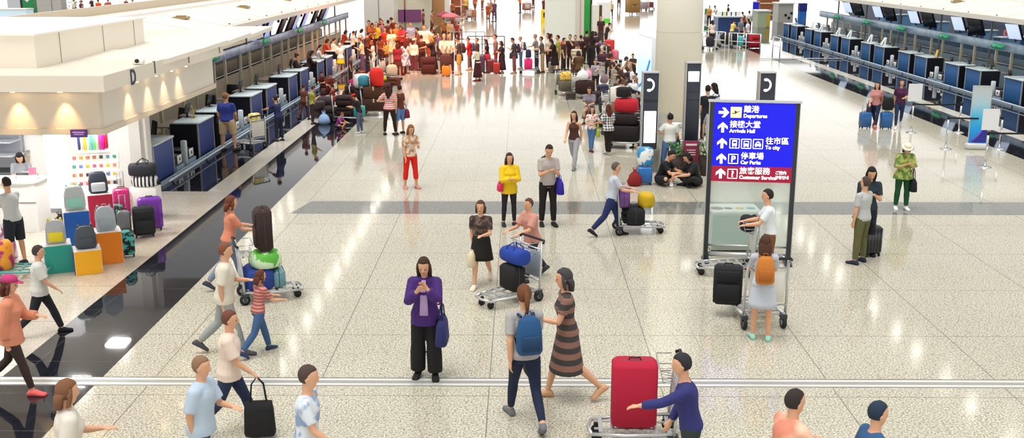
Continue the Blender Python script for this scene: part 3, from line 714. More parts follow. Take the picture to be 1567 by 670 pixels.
lit = [11.0*F/(797-px) for px in (400, 431, 446, 475, 488, 512, 523, 543, 551, 565)]
place_row(display(SCRL, True, ''), -10.95, [y-1.0 for y in (29.2, 32.2, 33.9, 37.1, 39.5, 45.1, 47.2, 53.0, 55.2, 61.0)], PI/2, 2.48, ['lit lavender screen over the left-hand counters, %s from the camera' % q for q in ('first', 'second', 'third', 'fourth', 'fifth', 'sixth', 'seventh', 'eighth', 'ninth', 'tenth')], 'lit screens over the left-hand counters')
place_row(display(mat('#5e3324', .3), False, ''), -10.95, [y for y in (26.6, 29.8, 35.0, 41.5, 43.2, 49.0, 50.8, 57.0, 58.8)], PI/2, 2.48, ['brown unlit screen over the left-hand counters, %s from the camera' % q for q in ('first', 'second', 'third', 'fourth', 'fifth', 'sixth', 'seventh', 'eighth', 'ninth')], 'brown screens over the left-hand counters')
place_row(counter_sign(''), -10.72, [31.6, 36.8, 44.5, 51.5, 58.0], PI/2, 2.08, ['green counter sign on the left-hand rail, %s from the camera' % q for q in ('first', 'second', 'third', 'fourth', 'fifth')], 'green signs on the left-hand rail')
def rail(name, sx, X, z0, z1, ya, yb, lab, m, XF):
    t = thing(name, lab, 'rail', (X, ya, 0))
    O('beam', MB().rbox((0, (yb-ya)/2, (z0+z1)/2), (.14, yb-ya, z1-z0), .02, p=8), m, t)
    k = 0; y = .6
    while y < yb-ya: O('post', MB().box((sx*.02, y, z0/2), (.09, .09, z0)), CREAM, t); y += 1.45 if k % 2 else 2.2; k += 1
    y = 2
    while y < yb-ya: O('tall_post', MB().box((sx*.62, y, 1.47), (.07, .1, 2.94)), GREY, t); y += 5.8
    return t
rail('sign_rail', 1, 20.4, 1.64, 2.02, 34, 73, 'long pale blue rail carrying green signs over the right-hand counters', RAILB, 18.75)
rail('sign_rail', -1, -11.0, 1.80, 2.14, 24, 68, 'long lavender rail carrying green signs over the left-hand counters', mat('#a9b3cf', .3, pat='noise', c2='#8e9cc2', scale=1.5), -8.95)
for sx, X, ya, yb, lb in ((1, 18.4, 36, 76, 'steel bumper rail along the foot of the right-hand desks'), (-1, -8.6, 25.1, 64, 'steel bumper rail along the foot of the left-hand desks')):
    t = thing('bumper_rail', lb, 'rail', (X, ya, 0))
    O('pipe', MB().tube([(0, 0, .13), (0, yb-ya, .13)], .026, 10), mat('#c3d3e2', .4), t)
    O('kick_plate', MB().box((sx*.2, (yb-ya)/2, .05), (.05, yb-ya, .1)), mat('#a9bccb', .5), t)
    y = .6
    while y < yb-ya: O('bracket', MB().tube([(0, y, .13), (sx*.1, y, .1), (sx*.14, y, .01)], .02, 8), mat('#26282c', .4), t); y += 2.93
# the conveyor and its low wall behind the agents
for sx, X, ya, yb, m, lb in ((1, 21.6, 34, 76, PALEBL, 'long baggage conveyor with pale blue sides behind the right-hand desks'), (-1, -12.2, 24, 68, mat('#c9b9a2', .4), 'long baggage conveyor with beige sides behind the left-hand desks')):
    t = thing('baggage_conveyor', lb, 'conveyor', (X, ya, 0))
    O('side_panel', MB().box((-.55*sx, (yb-ya)/2, .45), (.06, yb-ya, .9)).box((.55*sx, (yb-ya)/2, .55), (.06, yb-ya, 1.1)), m, t)
    O('belt', MB().box((0, (yb-ya)/2, .6), (1.0, yb-ya, .08)), BELT, t)
    O('hand_rail', MB().tube([(-.58*sx, 0, 1.0), (-.58*sx, yb-ya, 1.0)], .035, 8), STEEL, t)
    O('back_glass', MB().box((.62*sx, (yb-ya)/2, 1.25), (.03, yb-ya, .5)), mat('#5f86a8' if sx > 0 else '#9a8f8c', .2), t)
# office chairs and agents' clutter
c0 = chair_(); ys = [42.7, 45.2, 48.6, 51.0, 54.5, 57, 60.3, 62.8]
place_row(c0, 20.05, ys, R(80), 0, ['black office chair behind the right-hand desks, %s to the camera' % q for q in nthR], 'office chairs behind the right-hand desks')
for k, y in enumerate([25.2, 28.6, 31.2, 34.3, 37.2]): dup(c0, (-10.35, y, 0), R(-70+15*k), ['black office chair behind the left-hand desks, %s from the camera' % q for q in ('first', 'second', 'third', 'fourth', 'fifth')][k])['group'] = 'office chairs behind the left-hand desks'
def caution(label, p, rz, col='#e8b91c'):
    t = thing('desk_notice', label, 'sign', p, rz)
    O('card', MB().box((0, 0, .17), (.26, .015, .34), M=Matrix.Rotation(R(-12), 3, 'X')), mat(col, .5), t)
    O('foot', MB().rbox((0, .03, .008), (.22, .12, .016), .004), mat('#8a7220', .5), t)
    return t
caution('yellow notice standing on a right-hand desk below a dark screen', (19.1, G(1446, 88, 1.03).y, 1.035), -PI/2)
caution('yellow notice standing on the left-hand desk by the man in khaki shorts', (-9.3, 29.55, 1.035), PI/2+.4, '#e6c022')
# white card holders on the far right-hand desks
k = 0
for y, (q, w_) in zip((55.7, 57.9, 61.55, 63.75, 67.4, 69.6), (('a', 0),)*6):
    t = thing('card_holder', 'white leaflet holder on a far right-hand desk, %s to the camera' % nthR[k], 'leaflet holder', (18.95, y-.3, 1.035), -PI/2, 'white leaflet holders')
    for dx in (-.18, .16): O('leaflet', MB().box((dx, 0, .22), (.22, .02, .42), M=Matrix.Rotation(R(-14+dx*60), 3, 'X') @ Matrix.Rotation(R(12), 3, 'Y')), mat('#eef3f4', .5), t)
    O('stand', MB().rbox((0, .05, .015), (.5, .16, .03), .006), WHITE, t); k += 1
# canopies
S('wall_right', MB().box((34.6, 70, 1.7), (.3, 84, 3.4)).box((34.4, 70, 1.05), (.12, 84, .5)), mat('#16365c', .4))
S('wall_counter_left', MB().box((-17.2, 48, 1.6), (.2, 48, 3.2)), mat('#5c3a2c', .5))
CAN = mat('#e9e4da', .5); CAN2 = mat('#f3f0ea', .5); CANB = mat('#d9cdb9', .55)
def canopy(lab, sx, X, ya, yb, m=CAN):
    t = thing('counter_canopy', lab, 'canopy', (X, ya, 0)); L = yb-ya
    def ext(poly):   # profile in (x*sx, z), extruded along y
        mb = MB(); n = len(poly); vs = [V((sx*x, y, z)) for y in (0, L) for x, z in poly]
        return mb.add(vs, [tuple(range(n)), tuple(reversed(range(n, 2*n)))]+[(i, n+i, n+(i+1) % n, (i+1) % n) for i in range(n)])
    O('soffit', ext([(.4, 2.93), (6, 2.93), (6, 3.0), (.4, 3.0)]), mat('#3b3f49', .6), t)
    O('edge_fascia', ext([(0, 2.9), (.10, 2.88), (.14, 3.10), (.0, 3.10)]), m, t)
    O('gutter', ext([(.14, 3.04), (.32, 3.04), (.32, 3.09), (.14, 3.09)]), mat('#c9bba2', .6), t)
    O('sloped_roof', ext([(.30, 3.08), (2.9, 3.50), (2.9, 3.42), (.30, 3.0)]), m, t)
    O('upper_roof', ext([(2.9, 3.32), (2.9, 3.60), (3.3, 3.62), (3.3, 3.32)]), CAN2, t)
    O('rear_fascia', ext([(3.3, 3.35), (6.2, 3.30), (6.2, 3.62), (6.35, 3.62), (6.35, 3.2), (3.3, 3.2)]), CANB, t)
    y = 3.
    k = 0
    while y < L:
        if k % 3 == 1: O('roof_vent', MB().box((sx*1.9, y, 3.37), (.5, .5, .08)).box((sx*1.9, y, 3.42), (.3, .3, .06)), mat('#a08a5a', .5), t)
        O('panel_joint', MB().tube([(sx*.32, y, 3.085), (sx*2.88, y, 3.498)], .007, 4), mat('#b8b1a3', .6), t)
        O('fixing_stud', MB().cyl((sx*.4, y+.8, 3.11), .04, .04, 8), mat('#4a4640', .5), t)
        y += 2.9; k += 1
    return t
canopy('long cream canopy over the right-hand check-in counters', 1, 19.8, 30, 80)
canopy('long cream canopy over the left-hand check-in counters', -1, -10.3, 23.6, 72, mat('#efe6da', .5))
# ------------------------------------------------------------------ the luggage shop and its roof
def Y(px, py, z=0): return G(px, py, z).y
WHT = mat('#f4f1ea', .5); CRM = mat('#e6ddcc', .5); LIT = mat('#ffffff', .5, emit=1.6)
t = thing('shop_roof', 'broad cream roof of the luggage shop, marked with a dark blue letter D', 'roof', (-7, 17.3, 0))
def rb(n, x0, x1, ya, yb, z0, z1, m): return O(n, MB().box(((x0+x1)/2+7, (ya+yb)/2-17.3, (z0+z1)/2), (x1-x0, yb-ya, z1-z0)), m, t)
rb('roof_slab', -18, -6.65, 16.7, 23.6, 3.34, 3.6, CRM)
rb('front_fascia', -18, -7.0, 17.3, 17.45, 2.62, 3.34, mat('#ddd0bc', .5))
rb('side_fascia', -7.2, -7.0, 17.45, 23.9, 2.62, 3.34, mat('#e4ddd0', .5))
rb('lower_trim', -18, -6.94, 17.25, 17.5, 2.56, 2.66, mat('#d9c9b0', .5))
rb('side_trim', -7.22, -6.95, 17.5, 23.9, 2.56, 2.66, mat('#d9cbb6', .5))
rb('shadow_gap', -18, -7.1, 17.26, 17.4, 3.27, 3.34, mat('#3a332e', .6))
rb('ceiling_panel', -16, -7.2, 17.5, 24.4, 2.9, 3.0, WHT)
# flaps that step out of the hall side of the roof
for k, (ya, yb) in enumerate(((19.0, 21.2), (21.0, 23.6), (23.2, 26.0), (25.6, 28.6))):
    mb = MB(); z = 3.6
    vs = [(-8.6+7, ya-17.3, z-.02), (-6.72+7, ya-17.3, z-.04), (-6.45+7-k*.08, yb-17.3, z+.06), (-8.6+7, yb-17.3, z+.04)]
    vs2 = [(a, b, c-.09) for a, b, c in vs]
    mb.add(vs+vs2, [(0, 1, 2, 3), (7, 6, 5, 4), (0, 4, 5, 1), (1, 5, 6, 2), (2, 6, 7, 3), (3, 7, 4, 0)])
    O('roof_flap', mb, mat('#f0e8da', .5), t); O('flap_bracket', MB().box((-6.66+7, ya-17.2, 3.5), (.03, .06, .22)), DKGREY, t)
rb('side_slab', -10.4, -6.9, 23.6, 28.4, 3.38, 3.58, CRM)
mbx = MB()
rb('plant_box', -18, -8.25, 17.9, 23.2, 3.6, 4.15, mat('#eee6d6', .5))
rb('plant_box_lid', -18.05, -8.2, 17.85, 23.25, 4.15, 4.18, WHT)
for y in (18.9, 20.9, 22.6): O('panel_joint', MB().box((-8.245+7, y-17.3, 3.87), (.012, .02, .54)), mat('#b3aa9b', .6), t)
O('front_flap', MB().prism([(-10.4, .0), (-7.6, .0), (-8.3, -.5), (-9.7, -.5)], 3.46, 3.58, o=(0, -.6, 0)), mat('#efe6d8', .5), t)
O('flap_bracket', MB().box((-1.62, -.62, 3.47), (.04, .05, .28)), DKGREY, t)
q = text('letter', 'D', .36, mat('#1f2352', .5), t, (-6.645+7, .55, 3.325), (PI/2, 0, PI/2), bold=.01)
# downlights that graze the fascia
for x in (-8.34, -7.56):
    l = O('fascia_downlight', MB().cyl((x+7, -.14, 3.31), .05, .05, 10), mat('#ffd9a0', .4, emit=6), t)
    spot('fascia_spotlight', (x, 17.14, 3.28), (x, 17.30, 2.5), 46, (1, .66, .3), 62, .8, .03)
for y in (18.6, 19.6, 20.5, 21.4):
    O('fascia_downlight', MB().cyl((.16, y-17.3, 3.31), .05, .05, 10), mat('#ffd9a0', .4, emit=6), t)
    spot('fascia_spotlight', (-6.82, y, 3.28), (-6.99, y, 2.5), 30, (1, .7, .38), 70, .8, .03)
t2 = thing('roof_camera', 'small white camera fixed on the edge of the shop roof near the letter D', 'camera', G(212, 99, 3.6), 0, None, .8)
O('camera_body', MB().rbox((0, 0, .07), (.26, .14, .12), .02), WHT, t2); O('lens', MB().cyl((.0, -.08, .09), .045, .05, 12, axis='y'), BLACK, t2)
t2 = thing('purple_notice', 'small purple notice hanging on the shop fascia by its corner', 'sign', (-7.35, 17.22, 2.54))
O('plate', MB().box((0, 0, .05), (.28, .02, .13)), mat('#5b2a8a', .5), t2); O('lettering', MB().box((0, -.012, .07), (.2, .004, .02)).box((0, -.012, .035), (.16, .004, .015)), mat('#c9a8e6', .5), t2)
# walls
S('wall_back', MB().box((-13.0, 24.4, 1.5), (7.6, .12, 3.0)), mat('#f6f5f3', .5))
S('wall_left', MB().box((-16.6, 20, 1.5), (.12, 9, 3.0)), mat('#f6f5f3', .5))
t2 = thing('corner_post', 'grey-white square post at the back corner of the luggage shop', 'post', (-9.02, 24.3, 0))
O('post_body', MB().box((0, 0, 1.47), (.26, .3, 2.94)), mat('#d9d6cf', .5), t2); O('side_panel', MB().box((.16, .25, 1.47), (.06, .3, 2.94)), WHT, t2)
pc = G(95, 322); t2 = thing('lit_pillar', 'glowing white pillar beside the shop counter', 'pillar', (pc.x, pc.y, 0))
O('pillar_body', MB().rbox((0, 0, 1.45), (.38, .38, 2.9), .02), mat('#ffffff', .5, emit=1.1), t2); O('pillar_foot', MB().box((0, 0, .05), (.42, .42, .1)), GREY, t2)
for k, (x, y) in enumerate(((-11.6, 19.6), (-8.9, 19.6), (-11.6, 21.8), (-8.9, 21.8))):
    area('shop_ceiling_light', (x, y, 2.84),   .42, 48, (1, .99, .97))
    t2 = thing('ceiling_light', 'square shop ceiling light, %s' % ('front left', 'front right', 'rear left', 'rear right')[k], 'lamp', (x, y, 2.87), 0, 'shop ceiling lights')
    O('frame', MB().box((0, 0, .005), (.5, .5, .03)), WHT, t2); O('diffuser', MB().box((0, 0, -.012), (.4, .4, .01)), LIT, t2)
# cash counter
cy = 20.6
t2 = thing('cash_counter', 'white shop counter with the cashier behind it', 'counter', (-9.85, cy, 0))
O('counter_body', MB().box((-2, .3, .5), (4.1, .6, 1.0)), mat('#f4f3f1', .4), t2)
O('counter_top', MB().rbox((-2, .3, 1.03), (4.2, .7, .05), .01, p=14), WHT, t2)
O('front_groove', MB().box((-2, -.004, .62), (4.1, .01, .02)), mat('#8a8a90', .5), t2)
t2 = thing('till', 'dark computer till on the white shop counter', 'till', (-11.2, cy+.3, 1.055))
O('till_screen', MB().rbox((0, 0, .25), (.34, .04, .26), .01, T=Matrix.Rotation(R(15), 3, 'X')), BLACK, t2); O('till_base', MB().box((0, .05, .05), (.3, .3, .1)), DKGREY, t2); O('keypad', MB().box((0, -.2, .02), (.3, .14, .03)), GREY, t2)
t2 = thing('price_tag_stand', 'small stand of pink and white tags on the right end of the shop counter', 'stand', (-9.95, cy+.3, 1.057))
O('rail', MB().tube([(-.35, 0, .0), (-.35, 0, .14), (.1, 0, .14), (.1, 0, 0)], .012, 6), STEEL, t2); O('tag', MB().box((.0, 0, .16), (.14, .03, .14)), mat('#d77a9a', .5), t2)
# wall shelf with folded blue goods
t2 = thing('wall_shelf', 'white slatted wall shelf behind the cashier', 'shelf', (-12.9, 23.9, 0))
for k in range(5): O('slat', MB().box((0, 0, 1.0+k*.32), (2.4, .5, .03)), mat('#cfd3da', .4), t2)
O('back_panel', MB().box((0, .3, 1.5), (2.4, .04, 2.6)), mat('#b9bfca', .5), t2)
for k, (x, z, c) in enumerate(((-.6, 1.96, '#2f7fae'), (.0, 1.96, '#e9eef2'), (-.7, 1.64, '#3a92c4'), (.1, 1.64, '#8fa8c4'), (-.65, 1.32, '#bcd4e4'), (.55, 1.64, '#dfe6ee'))):
    sack(['dark blue bag on the upper slat of the shop wall shelf', 'white bag on the upper slat of the shop wall shelf', 'bright blue bag on the middle slat of the shop wall shelf', 'grey-blue bag on the middle slat of the shop wall shelf', 'pale blue bag on the lower slat of the shop wall shelf', 'off-white bag on the middle slat, at its right end'][k], (-12.9+x, 23.85, z+.0-.3+.335), 0, c, .5, .24, .3, nm='travel_bag', grp=None, tie=False)
sack('long dark grey bag hanging on the wall right of the shelf', (-11.35, 24.1, 1.55), 0, '#4c5060', .42, .95, .2, nm='garment_bag', tie=False)
for k, x in enumerate((-10.9, -8.9)):
    t2 = thing('shop_sign_screen', ['small blue hanging screen above the cashier', 'small blue hanging screen right of the lit pillar'][k], 'screen', (x, 18.6, 2.62))
    O('screen', MB().rbox((0, 0, .1), (.46, .05, .2), .006, p=12), mat('#1e2b8f', .4, emit=.5), t2); O('hanger', MB().box((0, 0, .24), (.03, .03, .1)), DKGREY, t2)
# display cubes
def cube(lab, x0, x1, ytop, ybot, front, side=None, dep=.46):
    p = G((x0+x1)/2, ybot); sc_ = (G(x1, ybot)-G(x0, ybot)).x; h = Hat((x0+x1)/2, ybot, ytop); q = R(26)
    t = thing('display_cube', lab, 'display cube', (p.x, p.y, .003), q)
    O('cube_body', MB().box((0, dep/2, h/2), (sc_, dep, h)), mat('#f2efec', .4), t)
    O('front_panel', MB().box((0, -.006, h/2), (sc_*.97, .014, h*.98)), mat(front, .35), t)
    if side: O('side_panel', MB().box((-sc_/2-.006, dep/2, h/2), (.014, dep*.97, h*.98)), mat(side, .4), t)
    t['_'] = 0; del t['_']; return p, h, dep
def bpk(lab, cu, color, c2, w=.33, h=.42, dx=0, rz=.42):
    p, hh, dep = cu; b = thing('backpack', lab, 'backpack', (p.x-math.sin(R(26))*.2, p.y+math.cos(R(26))*.2, hh+.006), rz); backpack_parts(b, mat(color, .5), w, h, .17, mat(c2, .5)); return b
c1 = cube('teal display cube with a grey and yellow backpack on top', 72, 112, 376, 418, '#1f9e8e')
bpk('grey backpack with a yellow front on the teal cube', c1, '#b9bcbf', '#f0dc1e', .34, .42)
c2 = cube('blue display cube, the tallest left one, with a mint backpack on top', 105, 142, 324, 392, '#1765c4')
bpk('silver backpack with a mint front on the blue cube', c2, '#c9cfd2', '#9fe0cd', .38, .46)
c3 = cube('amber yellow display cube with a dark grey backpack on top', 118, 157, 384, 420, '#f8b414', '#4a3f86')
bpk('dark charcoal backpack on the amber cube', c3, '#4b525a', '#434a52', .36, .40)
c4 = cube('orange display cube with a silver backpack on top', 149, 189, 356, 404, '#f48a12')
bpk('plain silver backpack on the orange cube', c4, '#b7c0c6', '#a9b4bb', .36, .44, rz=.5)
c5 = cube('crimson red display cube behind the orange one', 142, 178, 298, 374, '#d3204a')
bpk('black backpack with white straps on the crimson cube', c5, '#3b4252', '#dfe2e8', .36, .42)
# stepped stand with tags
t2 = thing('tag_stand', 'white stepped display stand covered with rows of small luggage tags', 'display stand', (G(182, 318).x, 21.6, 0), .3)
O('plinth', MB().rbox((0, .35, .38), (1.0, .7, .76), .01, p=14, n=28), WHT, t2)
cols = ['#e6b422', '#57a6c4', '#d77a5a', '#c05a8a', '#3a8f7a', '#a06a4a', '#e8707a', '#6a7ac4', '#333333', '#f0c040']
for r in range(4):
    st = O('step', MB().box((0, .12+r*.14, .80+r*.16), (.98, .16, .16+r*.0)), WHT, t2)
    for k in range(7):
        O('luggage_tag', MB().rbox((-.4+k*.134, .03+r*.14, .81+r*.16), (.07, .012, .07), .003, p=2.5, n=10), mat(cols[(k*3+r*2) % 10], .5), st)
RBW = [mat(c, .35) for c in ('#3f4a8a', '#f2f2ef', '#f0e832', '#eef4f0', '#6fd6cf', '#8fe0a0', '#c9f0c0', '#f048a0', '#d814b0', '#e81832')]
t2 = thing('suitcase', 'rainbow striped hard suitcase on top of the tag stand', 'suitcase', (G(182, 318).x-.14, 22.05, 1.44), .3)
for k in range(10): pass
mb = MB(); 
for k in range(10):
    mb.rbox((-.27+.06*k, 0, .22), (.0605, .22, .38 if k in (0, 9) else .42), .02, m=k, p=6 if k in (0, 9) else 30, n=16)
O('shell', mb, RBW, t2); O('top_handle', MB().tube([(-.08, 0, .42), (-.06, 0, .47), (.06, 0, .47), (.08, 0, .42)], .012, 6), BLACK, t2)
def W(px, py): return .97*(G(px+1, py)-G(px, py)).x*1.0
def shopcase(lab, px, py, ytop, wpx, color, rz=0, **k):
    rz += .3
    p = G(px, py); suitcase(lab, (p.x, p.y, .003), rz, color, (G(px+wpx, py)-G(px, py)).x, Hat(px, py, ytop), **k)
shopcase('small suitcase with a teal and black camouflage print by the orange cube', 197, 393, 352, 20, mat('#0f1420', .4, pat='noise', c2='#4fc4be', scale=9), .1, d=.2)
shopcase('small grey suitcase behind the camouflage one', 192, 362, 322, 20, '#8f9298', .1, d=.2, handle=.3)
shopcase('black soft suitcase in front of the purple one', 222, 362, 316, 32, '#26282c', .12, kind='soft', d=.24)
shopcase('large purple hard suitcase at the corner of the shop', 232, 352, 302, 36, '#7a2cae', .1, d=.28)
shopcase('magenta suitcase with a raised pull handle behind the grey one', 189, 336, 288, 24, '#c0146a', .05, d=.24, handle=.34)
shopcase('small suitcase with green and purple patches behind the crimson cube', 178, 345, 312, 22, mat('#23243a', .4, pat='spots', c2='#39b37a', scale=7), .05, d=.2)
p = G(226, 338); duffel('black duffel bag lying on top of the zebra-print bag', (p.x-.1, p.y+.25, .93), .15, '#2b2d33', .56, .28, .3)
sack('zebra-print black and white bag beneath the black duffel bag', (p.x-.1, p.y+.32, .70), .1, mat('#f0f0f0', .6, pat='vstripe', c2='#17171a', scale=4), .55, .25, .34, nm='travel_bag', tie=False)
t2 = thing('display_plinth', 'low white plinth under the zebra-print bag', 'plinth', (p.x-.1, p.y+.32, 0)); O('plinth_body', MB().rbox((0, 0, .345), (.56, .36, .69), .01, p=14), WHT, t2); O('plinth_foot', MB().box((0, 0, .02), (.5, .3, .04)), GREY, t2)
sack('black and pink bag on the floor left of the blue cube', G(94, 352), .1, '#2a2228', .36, .34, .24, nm='travel_bag')
# ------------------------------------------------------------------ big sign
GL = glass_mat('#cfe6dd', .30, .04)
p0, p1 = G(1079, 398), G(1205, 403); pc = (p0+p1)/2; ang = math.atan2(p1.y-p0.y, p1.x-p0.x); SWd = (p1-p0).length
SH = Hat(1142, 400, 156); hb = SH-Hat(1142, 400, 278)
t = thing('direction_sign', 'tall double-post direction sign with blue and crimson panel above clear glass', 'sign', (pc.x, pc.y, 0), ang)
HW = SWd/2; PB = Hat(1142, 400, 277)
BLK = mat('#2a2d33', .4)
for s in (-1, 1):
    O('post', MB().box((s*HW, 0, SH/2), (.075, .12, SH)), BLK, t); O('foot', MB().rbox((s*HW, 0, .015), (.14, .5, .03), .006), BLK, t)
    O('post_edge', MB().box((s*(HW+.045), 0, SH/2), (.012, .10, SH)), ALU, t)
O('top_cap', MB().box((0, 0, SH+.015), (2*HW+.14, .16, .03)), ALU, t)
PT = SH-.02; RB = PB+(PT-PB)*.20
O('blue_panel', MB().box((0, 0, (PT+RB)/2), (2*HW-.075, .13, PT-RB)), mat('#0303d8', .6, emit=.38), t)
O('red_panel', MB().box((0, 0, (PB+RB)/2), (2*HW-.075, .13, RB-PB)), mat('#a00436', .6, emit=.25), t)
O('glass_pane', MB().box((0, 0, (PB+.32)/2), (2*HW-.08, .02, PB-.32)), GL, t)
O('bottom_rail', MB().tube([(-HW, 0, .13), (HW, 0, .13)], .045, 10).tube([(-HW, 0, .30), (HW, 0, .30)], .02, 8), ALU, t)
WT = mat('#ffffff', .4, emit=.75); y0 = -.068
H_ = PT-RB; u = 2*HW-.1
def arrow(cx, cz, s, right=False):
    T = Matrix.Rotation(PI/2, 3, 'X') @ (Matrix.Rotation(-PI/2, 3, 'Z') if right else Matrix.Identity(3))
    O('arrow', MB().prism([(-.14*s, -.5*s), (.14*s, -.5*s), (.14*s, .12*s), (.5*s, -.16*s), (.5*s, .14*s), (0, .58*s), (-.5*s, .14*s), (-.5*s, -.16*s), (-.14*s, .12*s)], 0, .006, T=T, o=(cx, y0, cz)), WT, t)
def pic(cx, cz, s, kind):
    f = O('pictogram', MB(), WT, t) if False else None
    mb = MB(); q = s/2; b = s*.07
    if kind == 'plane':
        o = O('pictogram', MB().rbox((cx, y0, cz), (s, .012, s), .004, p=10, n=24), mat('#f6e7a6', .4, emit=.7), t)
        T = Matrix.Rotation(PI/2, 3, 'X') @ Matrix.Rotation(R(18), 3, 'Z')
        O('plane_symbol', MB().prism([(-.36*s, -.05*s), (.36*s, -.03*s), (.4*s, .03*s), (-.30*s, .03*s), (-.38*s, .12*s)], 0, .006, T=T, o=(cx, y0-.006, cz)).prism([(-.1*s, 0), (.12*s, 0), (-.02*s, .2*s), (-.12*s, .2*s)], 0, .006, T=T, o=(cx, y0-.006, cz)).prism([(-.04*s, 0), (.12*s, 0), (-.14*s, -.16*s), (-.22*s, -.16*s)], 0, .006, T=T, o=(cx, y0-.006, cz)), mat('#23262c', .5), o); return
    mb.box((cx, y0, cz+q), (s, .006, b)).box((cx, y0, cz-q), (s, .006, b)).box((cx+q, y0, cz), (b, .006, s)).box((cx-q, y0, cz), (b, .006, s))
    o = O('pictogram', mb, WT, t); m2 = MB()
    if kind == 'train': m2.rbox((cx, y0, cz+.05*s), (.5*s, .006, .62*s), .002, p=4).box((cx-.16*s, y0, cz-.34*s), (.07*s, .006, .18*s)).box((cx+.16*s, y0, cz-.34*s), (.07*s, .006, .18*s)); d = MB().box((cx, y0-.005, cz+.12*s), (.34*s, .006, .2*s))
    if kind == 'bus': m2.rbox((cx, y0, cz+.02*s), (.56*s, .006, .6*s), .002, p=8).box((cx-.2*s, y0, cz-.32*s), (.1*s, .006, .1*s)).box((cx+.2*s, y0, cz-.32*s), (.1*s, .006, .1*s)); d = MB().box((cx, y0-.005, cz+.13*s), (.42*s, .006, .2*s)).box((cx, y0-.005, cz-.15*s), (.3*s, .006, .05*s))
    if kind == 'taxi': m2.rbox((cx, y0, cz-.1*s), (.64*s, .006, .26*s), .002, p=5).rbox((cx, y0, cz+.1*s), (.42*s, .006, .24*s), .002, p=4).box((cx, y0, cz+.26*s), (.14*s, .006, .07*s)).box((cx-.22*s, y0, cz-.27*s), (.1*s, .006, .1*s)).box((cx+.22*s, y0, cz-.27*s), (.1*s, .006, .1*s)); d = MB().box((cx, y0-.005, cz+.09*s), (.3*s, .006, .12*s))
    if kind in 'P?': text('symbol', kind, s*.95, WT, o, (cx, y0, cz-s*.33), align='CENTER', bold=.004); return
    O('symbol', m2, WT, o); O('window_symbol', d, mat('#0d10e6', .4, emit=.3), o)
LX = -HW+.06
rows = [SH-(SH-PB)*f for f in (.125, .315, .515, .71, .90)]
s = .165
for k, z in enumerate(rows): arrow(LX+.14-k*0, z-.005, .17, k == 0)
def line(k, x, zh, en, ch=.135, e=.089):
    z = rows[k]; text('chinese_text', zh, ch, WT, t, (x, y0, z+.012), bold=.0012, sx=1.0); text('english_text', en, e, WT, t, (x, y0, z-.088), bold=.0022, sx=1.0)
pic(LX+.36, rows[0], .19, 'plane'); line(0, LX+.49, '離港', 'Departures')
line(1, LX+.26, '接機大堂', 'Arrivals Hall')
for j, kd in enumerate(('train', 'bus', 'taxi')): pic(LX+.36+j*.205, rows[2], s, kd)
line(2, LX+.90, '往市區', 'To city')
pic(LX+.35, rows[3], s, 'P'); line(3, LX+.48, '停車場', 'Car Parks')
pic(LX+.35, rows[4], s, '?'); line(4, LX+.47, '旅客服務', 'Customer Service')
text('japanese_text', 'ご案内', .066, WT, t, (-HW+1.56*HW, y0, rows[4]+.015), bold=.0016); text('korean_text', '공항안내', .066, WT, t, (-HW+1.56*HW, y0, rows[4]-.07), bold=.0016)
# recycling bins seen through the glass
pb0, pb1 = G(1088, 386), G(1162, 386); t = thing('recycling_bin', 'wide steel and glass recycling bin with round openings behind the direction sign', 'bin', ((pb0.x+pb1.x)/2, pb0.y+.35, 0)); bw = (pb1-pb0).length
bh = Hat(1120, 386, 322)
O('bin_body', MB().box((0, 0, bh*.47), (bw, .62, bh*.86)), mat('#c2cbc2', .3, .2), t)
O('glass_front', MB().box((0, -.33, bh*.5), (bw*.96, .02, bh*.7)), glass_mat('#a9c4b4', .5, .05), t)
O('bin_top', MB().rbox((0, 0, bh*.93), (bw*1.03, .68, .06), .01, p=14, n=28), mat('#dfe0d6', .35), t)
for k, c in enumerate(('#6b5a50', '#2f3a34', '#c9b452', '#3f9ab0')): O('opening', MB().cyl((-bw*.36+k*bw*.235, -.05, bh*.95+.012), .12 if k == 0 else .085, .012, 18), mat(c, .4), t)
for sx in (-1, 1):
    for sy in (-1, 1): O('foot', MB().box((sx*bw*.44, sy*.24, .02), (.08, .08, .07)), DKGREY, t)
